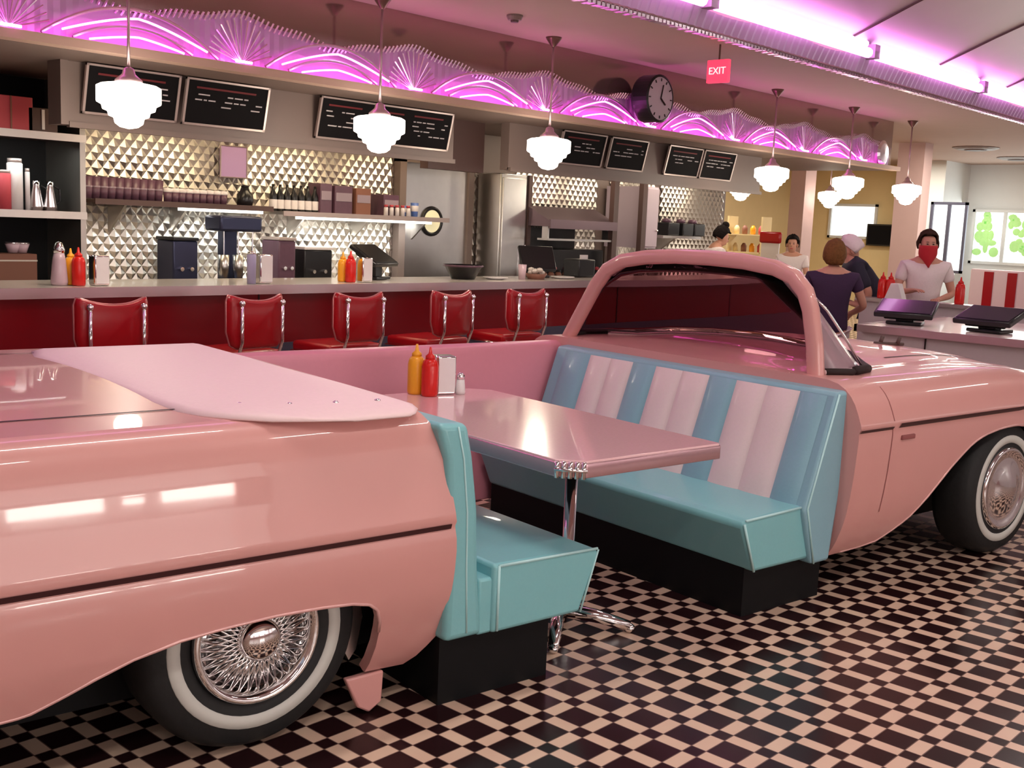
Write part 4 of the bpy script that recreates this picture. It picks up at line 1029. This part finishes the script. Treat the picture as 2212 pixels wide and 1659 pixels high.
# ================================================================ people
def person(name, loc, rz, lb, scale=1.0, pose=None, shirt='white_cloth', hair='hair_k', legs='navy_cloth', sleeves=.55, bun=False, mask=False, lean=0, hairlen=0, collar=False):
    t = thing(name, loc, lb, 'person', rz=rz)
    pz = dict(lsh=(.19, 0, 1.38), lel=(.24, .05, 1.12), lha=(.20, .22, 1.02), rsh=(-.19, 0, 1.38), rel=(-.24, .05, 1.12), rha=(-.20, .22, 1.02), head=(0, .03, 1.58), tilt=0)
    if pose: pz.update(pose)
    def LN(p):      # bend the trunk forward above the hips
        x, y, z = p
        if lean and z > .95:
            d = z-.95; return (x*scale, (y*math.cos(lean)+d*math.sin(lean))*scale, (.95+d*math.cos(lean)-y*math.sin(lean))*scale)
        return (x*scale, y*scale, z*scale)
    def skin(nm, verts, edges, rad, m, par, root=0, sub=2):
        me = bpy.data.meshes.new(nm); me.from_pydata([LN(v_) for v_ in verts], edges, []); me.materials.append(M[m])
        o = bpy.data.objects.new(nm, me); col.objects.link(o); o.parent = par
        md = o.modifiers.new('skin', 'SKIN'); md.use_smooth_shade = True; sd = me.skin_vertices
        if not sd:
            import bmesh as bmm
            b_ = bmm.new(); b_.from_mesh(me); b_.verts.layers.skin.verify(); b_.to_mesh(me); b_.free(); sd = me.skin_vertices
        for i, r_ in enumerate(rad):
            rx = r_ if isinstance(r_, tuple) else (r_, r_)
            sd[0].data[i].radius = (rx[0]*scale, rx[1]*scale); sd[0].data[i].use_root = (i == root)
        s2 = o.modifiers.new('sub', 'SUBSURF'); s2.levels = sub; s2.render_levels = sub
        return o
    hx, hy, hz = pz['head']
    V = [(0, 0, .95), (0, .0, 1.12), (0, 0, 1.30), (0, 0, 1.42), (hx*.4, hy*.4, 1.475), (hx, hy+.012, hz-.07), (hx, hy+.004, hz-.005), (hx, hy-.008, hz+.06), (hx, hy-.010, hz+.098)]
    Rr = [(.15, .11), (.135, .10), (.155, .105), (.09, .075), (.05, .05), (.058, .066), (.076, .088), (.074, .086), (.050, .058)]
    Ed = [(0, 1), (1, 2), (2, 3), (3, 4), (4, 5), (5, 6), (6, 7), (7, 8)]
    def limb(pts, rs, start):
        i0 = len(V)
        for k, (p_, r_) in enumerate(zip(pts, rs)):
            V.append(p_); Rr.append(r_); Ed.append((start if k == 0 else i0+k-1, i0+k))
        return len(V)-1
    for s_, sh, el, ha in ((1, pz['lsh'], pz['lel'], pz['lha']), (-1, pz['rsh'], pz['rel'], pz['rha'])):
        mid = tuple((a+b_)/2 for a, b_ in zip(el, ha))
        w = limb([sh, tuple((a+b_)/2 for a, b_ in zip(sh, el)), el, mid, ha], [.055, .046, .038, .033, .024], 3)
        d = Vector(ha)-Vector(el); d.normalize(); sd_ = d.cross(Vector((0, 0, 1))); sd_ = sd_.normalized() if sd_.length > .1 else Vector((1, 0, 0))
        pm = Vector(ha)+d*.055; pl_ = limb([tuple(pm)], [(.034, .018)], w)
        for k in range(4):
            off = sd_*(-.030+.02*k); ln = (.06, .072, .068, .052)[k]
            b0 = pm+off+d*.02; b1 = b0+d*ln*.6+Vector((0, 0, -.008)); b2 = b1+d*ln*.4+Vector((0, 0, -.02))
            limb([tuple(b0), tuple(b1), tuple(b2)], [.0095, .009, .0075], pl_)
        th0 = Vector(ha)+sd_*(-.028*s_)+d*.02; limb([tuple(th0), tuple(th0+d*.03-sd_*.02*s_), tuple(th0+d*.055-sd_*.025*s_)], [.012, .0105, .009], w)
    for s_ in (1, -1): limb([(s_*.09, 0, .86), (s_*.10, .01, .48), (s_*.10, -.01, .09), (s_*.10, .12, .045)], [.09, .06, .042, .035], 0)
    body_ = skin('body', V, Ed, Rr, 'skin', t)
    # clothes
    sv = [(0, 0, .86), (0, 0, .95), (0, 0, 1.12), (0, 0, 1.27), (0, -.005, 1.405), (0, -.005, 1.455)]; sr = [(.19, .15), (.18, .14), (.165, .13), (.195, .14), (.15, .11), (.085, .08)]; se = [(0, 1), (1, 2), (2, 3), (3, 4), (4, 5)]
    for sh, el in ((pz['lsh'], pz['lel']), (pz['rsh'], pz['rel'])):
        e2 = tuple(a+(b_-a)*sleeves for a, b_ in zip(sh, el)); i0 = len(sv); sv += [sh, e2]; sr += [.072, .062]; se += [(4, i0), (i0, i0+1)]
    skin('shirt', sv, se, sr, shirt, t)
    pv = [(0, 0, 1.0), (.09, 0, .84), (.1, .01, .48), (.1, 0, .10), (-.09, 0, .84), (-.1, .01, .48), (-.1, 0, .10)]
    skin('trousers', pv, [(0, 1), (1, 2), (2, 3), (0, 4), (4, 5), (5, 6)], [(.17, .14), .115, .085, .075, .115, .085, .075], legs, t)
    def HT(a, b_, c_):
        ct, st = math.cos(pz['tilt']), math.sin(pz['tilt'])
        q_ = (hx+a, hy+b_*ct+c_*st, hz+c_*ct-b_*st); return Vector(LN(q_))
    h = MB(HT)
    rows = []
    for i in range(9):     # hair cap: covers top, back and sides
        th = PI*.03+i*(PI*(.60+hairlen))/8; r = []
        for k in range(20):
            a = 2*PI*k/20; front = max(0, math.sin(a)); cut = th
            if front > .0: cut = min(th, PI*((.25 if mask else .30)+.34*max(0, 1-front/.36)))
            rr = .099+.010*random.random()+(.016 if front < .1 else 0)
            r.append((rr*.88*math.sin(cut)*math.cos(a), -.012+rr*1.04*math.sin(cut)*math.sin(a), .02+rr*1.18*math.cos(cut)))
        rows.append(r)
    h.grid(rows, closed=True)
    h.add(rows[0], [tuple(range(20))])
    if bun: h.ball((0, -.035, .155), (.05, .05, .045), 12, 8)
    h.build('hair', hair, t, smooth=True, solid=.008)
    # facial features
    fc = MB(HT); fc.ball((0, .086, -.012), (.012, .016, .02), 8, 6); fc.ball((.078, .0, -.01), (.012, .02, .03), 8, 6); fc.ball((-.078, .0, -.01), (.012, .02, .03), 8, 6); fc.build('nose_and_ears', 'skin', body_, smooth=True)
    fc = MB(HT)
    for s_ in (1, -1): fc.ball((s_*.028, .076, .014), (.011, .007, .006), 8, 6); fc.box(s_*.028-.013, s_*.028+.013, .076, .082, .032, .036)
    fc.build('eyes', 'dark_eye', body_, smooth=True)
    if not mask:
        fc = MB(HT); fc.ball((0, .084, -.055), (.022, .008, .007), 8, 6); fc.build('mouth', 'boxred', body_, smooth=True)
    else:
        mk = MB(HT); rows = []
        for i in range(9):
            tt = i/8; z = .0-.21*tt; wd = .088*(1-max(0, tt-.45)*1.7); r = []
            for k in range(13):
                a = -1.5+3.0*k/12; r.append((wd*math.sin(a), .112*math.cos(a)*(1-.25*max(0, tt-.5))-.005, z))
            rows.append(r)
        mk.grid(rows); mk.build('face_mask', 'mask', t, smooth=True, solid=.004)
    if collar:
        cl = MB(lambda a, b_, c_: Vector(LN((a, b_, c_)))); cl.prism([(-.07, 1.43), (0, 1.30), (.07, 1.43), (.09, 1.40), (0, 1.25), (-.09, 1.40)], .10, .125, 'y'); cl.build('collar', 'mask', t)
    return t
# the masked server behind the far ledge
p = onX(2003, 535, 9.95)
sc = (p.z+.0)/1.56
person('person', (p.x, p.y, 0), PI/2+.65, 'person in a white blouse and red face mask behind the far counter', sc, dict(lel=(.27, .02, 1.12), lha=(.16, .20, 1.15), rel=(-.27, .02, 1.12), rha=(-.10, .22, 1.08)), 'white_cloth', 'hair_d', 'navy_cloth', .6, mask=True, collar=False)
# purple shirt, seen from behind
p = onX(1803, 555, 8.3)
person('person', (p.x, p.y, 0), -PI/2+.55, 'person with short brown hair and purple top, seen from behind at the counter', (p.z)/1.57, dict(rel=(-.26, .02, 1.10), rha=(-.16, .24, 1.10), lel=(.30, .05, 1.13), lha=(.22, .22, 1.05)), 'purple_cloth', 'hair_b', 'white_cloth', .5, hairlen=.12)
# navy shirt bending
p = onX(1906, 600, 9.95)
person('person', (p.x, p.y, 0), .60, 'person in a dark navy shirt and pale cap leaning behind the person in purple', .98, dict(rha=(-.16, .3, .95), lha=(.16, .3, .95), head=(0, -.07, 1.51)), 'navy_cloth', 'white_cloth', 'navy_cloth', .9, lean=.70)
# dark-haired server with a bun looking down
p = onY(1547, 510, 7.28)
person('person', (p.x, p.y, 0), -2.3, 'person with dark hair in a bun and white shirt, looking down behind the counter', p.z/1.57, dict(head=(0, .08, 1.56), tilt=.45, rha=(-.10, .2, 1.08), lha=(.10, .2, 1.08)), 'white_cloth', 'hair_k', 'navy_cloth', .6, bun=True)
p = onY(1712, 530, 7.3)
person('person', (p.x, p.y, 0), PI/2+.4, 'distant person with dark hair and pale shirt beside the rose column', p.z/1.57, None, 'white_cloth', 'hair_k', 'navy_cloth', .6)

# ================================================================ right-hand cashier counter
t = thing('cashier_counter', (7.4, 2.0, 0), 'deep grey-fronted cashier counter beyond the hood of the pink car', 'counter')
T = lambda a, b_, c_: Vector((a-7.4, b_-2.0, c_))
MB(T).box(7.44, 8.95, -3.0, 3.46, 0, .87).build('front_panel', 'grey_counter', t)
MB(T).box(7.4, 9.0, -3.0, 3.49, .885, .915).build('worktop', 'pinktop', t)
MB(T).box(7.385, 7.41, -3.0, 3.50, .868, .918).build('metal_edge', 'steel', t)
MB(T).box(7.385, 9.0, 3.48, 3.50, .868, .918).build('metal_edge', 'steel', t)
for k in range(4): MB(T).box(7.43, 7.44, 3.0-1.15*k, 3.008-1.15*k, .02, .86).build('panel_joint', 'gap', t)
t = thing('service_ledge', (9.5, 2, 0), 'raised steel-topped ledge behind the cashier counter', 'ledge')
T = lambda a, b_, c_: Vector((a-9.5, b_-2.0, c_))
MB(T).box(9.4, 9.5, -3, 4.42, 0, .97).build('panel', 'grey_counter', t)
MB(T).box(9.36, 9.56, -3, 4.45, .97, 1.0).build('top', 'steel', t)
M['screenglow'] = mat('till_screen', (.03, .02, .04), .06)
p = onz(1957, 690, .917); till((7.80, onX(1957, 680, 7.8).y, .917), -PI/2+.25, 'black cashier till reflecting purple light, nearer the pink windshield', 1.0, .30, 'screenglow')
till((7.80, onX(2140, 690, 7.8).y, .917), -PI/2-.1, 'black cashier till at the right edge of the photo', 1.0, .30, 'screenglow')
pw = onX(1940, 640, 8.75)
t = thing('menu_tent', (8.7, pw.y, .917), 'white folded card standing on the cashier counter behind the till', 'card')
MB().prism([(-.12, 0), (.12, 0), (.03, .25), (-.03, .25)], -.04, .04, 'x').build('card', 'white', t)
# ketchup and things behind, at the far right
def fbottle(px, py, X, m, lb, z=1.0):
    p = onX(px, py, X); bottle((p.x, p.y, z), m, lb, 'bottle', 1.2)
fbottle(2078, 590, 9.47, 'ketchup', 'red bottle on the steel ledge right of the masked person')
fbottle(1908, 600, 9.47, 'ketchup', 'red bottle on the steel ledge left of the masked person')
fbottle(1925, 600, 9.47, 'ketchup', 'red bottle on the steel ledge close to the masked person')
# booths far right: white back with red stripes
pa, pb_ = onX(2095, 600, 15), onX(2300, 600, 15); z1 = onX(2150, 583, 15).z
t = thing('dining_booth', (15, pa.y, 0), 'far white dining booth with red vertical stripes under the window', 'booth')
L_ = pa.y-pb_.y
MB().box(0, .12, -L_, 0, .35, z1).build('backrest', 'white_v', t, bevel=.02); MB().box(-.5, 0, -L_, 0, .3, .46).build('seat', 'red', t, bevel=.02); MB().box(-.45, .12, -L_, 0, 0, .3).build('plinth', 'black', t)
for px_ in (2136, 2187, 2238):
    yy = onX(px_, 600, 15).y-pa.y; MB().box(-.012, .0, yy-.06, yy+.06, .46, z1-.03).build('red_stripe', 'red', t)
# gift shelf on the yellow side
p = onX(1617, 510, 17); 
t = thing('display_shelf', (17, p.y, 0), 'yellow display shelf of bright goods against the yellow wall', 'shelf')
for z in (.9, 1.2, 1.5): MB().box(-.15, .15, -.33, .33, z-.02, z).build('shelf_board', 'yellow', t)
for y in (-.33, .33): MB().box(-.15, .15, y-.015, y+.015, 0, 1.8).build('side_panel', 'yellow', t)
for zi, z in enumerate((.9, 1.2, 1.5)):
    for k in range(4):
        nm = ('red', 'orange', 'brown', 'gold')[k]; lev = ('bottom', 'middle', 'top')[zi]
        tag(MB().lathe([(0, 0), (.045, 0), (.05, .10), (.02, .15), (0, .15)], (17, p.y-.24+.16*k, z), 12).build('souvenir_jar', ('boxred', 'mustard', 'brownbox', 'yellow')[k], None, smooth=True), '%s jar on the %s board of the far display shelf' % (nm, lev), 'jar', 'jars on the display shelf')
p = onX(1903, 508, XE-.1)
t = thing('television', (XE-.1, p.y, p.z), 'dark wall screen between the bright window and the white wall', 'screen')
MB().box(-.03, .03, -.3, .3, -.22, .22).build('casing', 'blackgloss', t, bevel=.01); MB().box(-.035, -.03, -.27, .27, -.19, .19).build('display', 'menu', t); MB().box(.03, .1, -.06, .06, -.06, .06).build('wall_mount', 'black', t)
p = onX(1665, 510, 14)
t = thing('red_chair', (14, p.y, 0), 'red padded chair back seen over the windshield frame', 'chair')
MB().box(-.03, .03, -.17, .17, p.z-.10, p.z+.06).build('backrest', 'red', t, bevel=.03); MB().box(.0, .02, -.14, .14, .75, p.z-.05).build('back_panel', 'white', t); MB().box(-.4, 0, -.22, .22, .68, .76).build('seat', 'red', t, bevel=.02)
for a in (-.38, -.02):
    for b_ in (-.2, .2): MB().tube([(a, b_, .7), (a, b_, 0)], .014, 6).build('leg', 'chrome', t)

# ================================================================ lights
def area(name, loc, rot, size, sy, e, c_=(1, 1, 1)):
    l = bpy.data.lights.new(name, 'AREA'); l.shape = 'RECTANGLE'; l.size = size; l.size_y = sy; l.energy = e; l.color = c_
    o = bpy.data.objects.new(name, l); col.objects.link(o); o.location = loc; o.rotation_euler = rot; return o
def point(name, loc, e, c_, r=.05):
    l = bpy.data.lights.new(name, 'POINT'); l.energy = e; l.color = c_; l.shadow_soft_size = r
    o = bpy.data.objects.new(name, l); col.objects.link(o); o.location = loc; return o
# area lights added as daylight from assumed street windows behind the viewer
area('window_daylight', (-.5, -4.8, 2.14), (PI/2, 0, 0), 9, .95, 62, (1, .93, .88))
area('window_daylight_right', (15, -4.8, 1.7), (PI/2, 0, 0), 12, 1.7, 18, (1, .95, .92))
area('window_daylight_end', (XE-.3, 5.5, 1.6), (0, PI/2, 0), 1.4, 6, 60, (.93, 1, 1))
# assumed ceiling strips added unseen in the vault to light the room
for x, y in ((-1.5, -.6), (1.2, -.4), (4.0, -.6), (7.2, -.4), (11, -.5), (2.4, 2.6), (6.2, 2.8), (10.5, 2.8)):
    pw_ = 26 if x < 4.5 else 14
    lz = 3.22 + 1.05*math.sin(PI*(4.80-y)/7.6) - .06
    area('vault_fill', (x, y, lz), (0, 0, 0), 1.25, .14, pw_, (1, .91, .84))
for x, y in ((16.5, 10.5), (19.5, 8.5), (19.5, 4.5), (16.5, 6.0)):
    area('dining_fill', (x, y, 2.95), (0, 0, 0), .8, .8, 58, (1, .92, .78))  # added area lights that brighten the yellow dining walls
# assumed kitchen lights added behind the bulkhead, shining on the quilted wall
for x in (4.3, 5.6, 6.9): area('kitchen_fill', (x, 7.25, 2.36), (math.radians(18), 0, 0), .9, .12, 6, (1, .76, .47))
for x in (9.0, 10.2, 11.6): area('kitchen_fill', (x, 7.25, 2.36), (math.radians(18), 0, 0), .9, .12, 6.5, (1, .84, .64))
area('under_shelf_light', (4.95, 7.74, 1.49), (math.radians(15), 0, 0), .8, .04, 2, (.95, 1, .95))
area('under_shelf_light', (6.5, 7.74, 1.46), (math.radians(15), 0, 0), 1.6, .04, 4, (.95, 1, .95))
area('rack_fill', (3.0, 7.5, 1.9), (math.radians(10), 0, 0), 1.2, .04, 3, (.95, 1, .95))  # unseen light added for the rack shelves, with no fixture built
for bx in BX[1:]:
    if bx < 13.5: point('burst_fill', (bx, 6.195, 2.462), 1.3, (1, .12, .82), .012)  # unseen point lights added to make the sunburst ridges glint
for (x, y, lb) in pl[:6]: point('pendant_glow', (x, y, 1.90), 9, (1, .86, .68), .08)
# unseen area lights added: assumed neon washing the frieze magenta, and the cove wash
area('frieze_fill', (5.4, 6.205, 2.440), (math.radians(135), 0, 0), 16.6, .03, 14, (1, .07, .78))
area('cove_fill', (6.2, 4.60, 3.17), (math.radians(190), 0, 0), 19, .05, 9, (1, .15, .88))
w = bpy.data.worlds.new('World'); bpy.context.scene.world = w; w.use_nodes = True
w.node_tree.nodes['Background'].inputs[0].default_value = (.8, .85, 1, 1); w.node_tree.nodes['Background'].inputs[1].default_value = .3

# ================================================================ camera
cd = bpy.data.cameras.new('Camera'); cam = bpy.data.objects.new('Camera', cd); col.objects.link(cam)
cd.sensor_fit = 'HORIZONTAL'; cd.sensor_width = 36; cd.lens = 36*FPX/2212; cd.clip_start = .05; cd.clip_end = 100
cam.matrix_world = Matrix(((RT.x, UP.x, -FD.x, 0), (RT.y, UP.y, -FD.y, 0), (RT.z, UP.z, -FD.z, EYE), (0, 0, 0, 1)))
sc_ = bpy.context.scene; sc_.camera = cam
sc_.view_settings.view_transform = 'Standard'; sc_.view_settings.look = 'None'; sc_.view_settings.gamma = 1; sc_.view_settings.exposure = .45
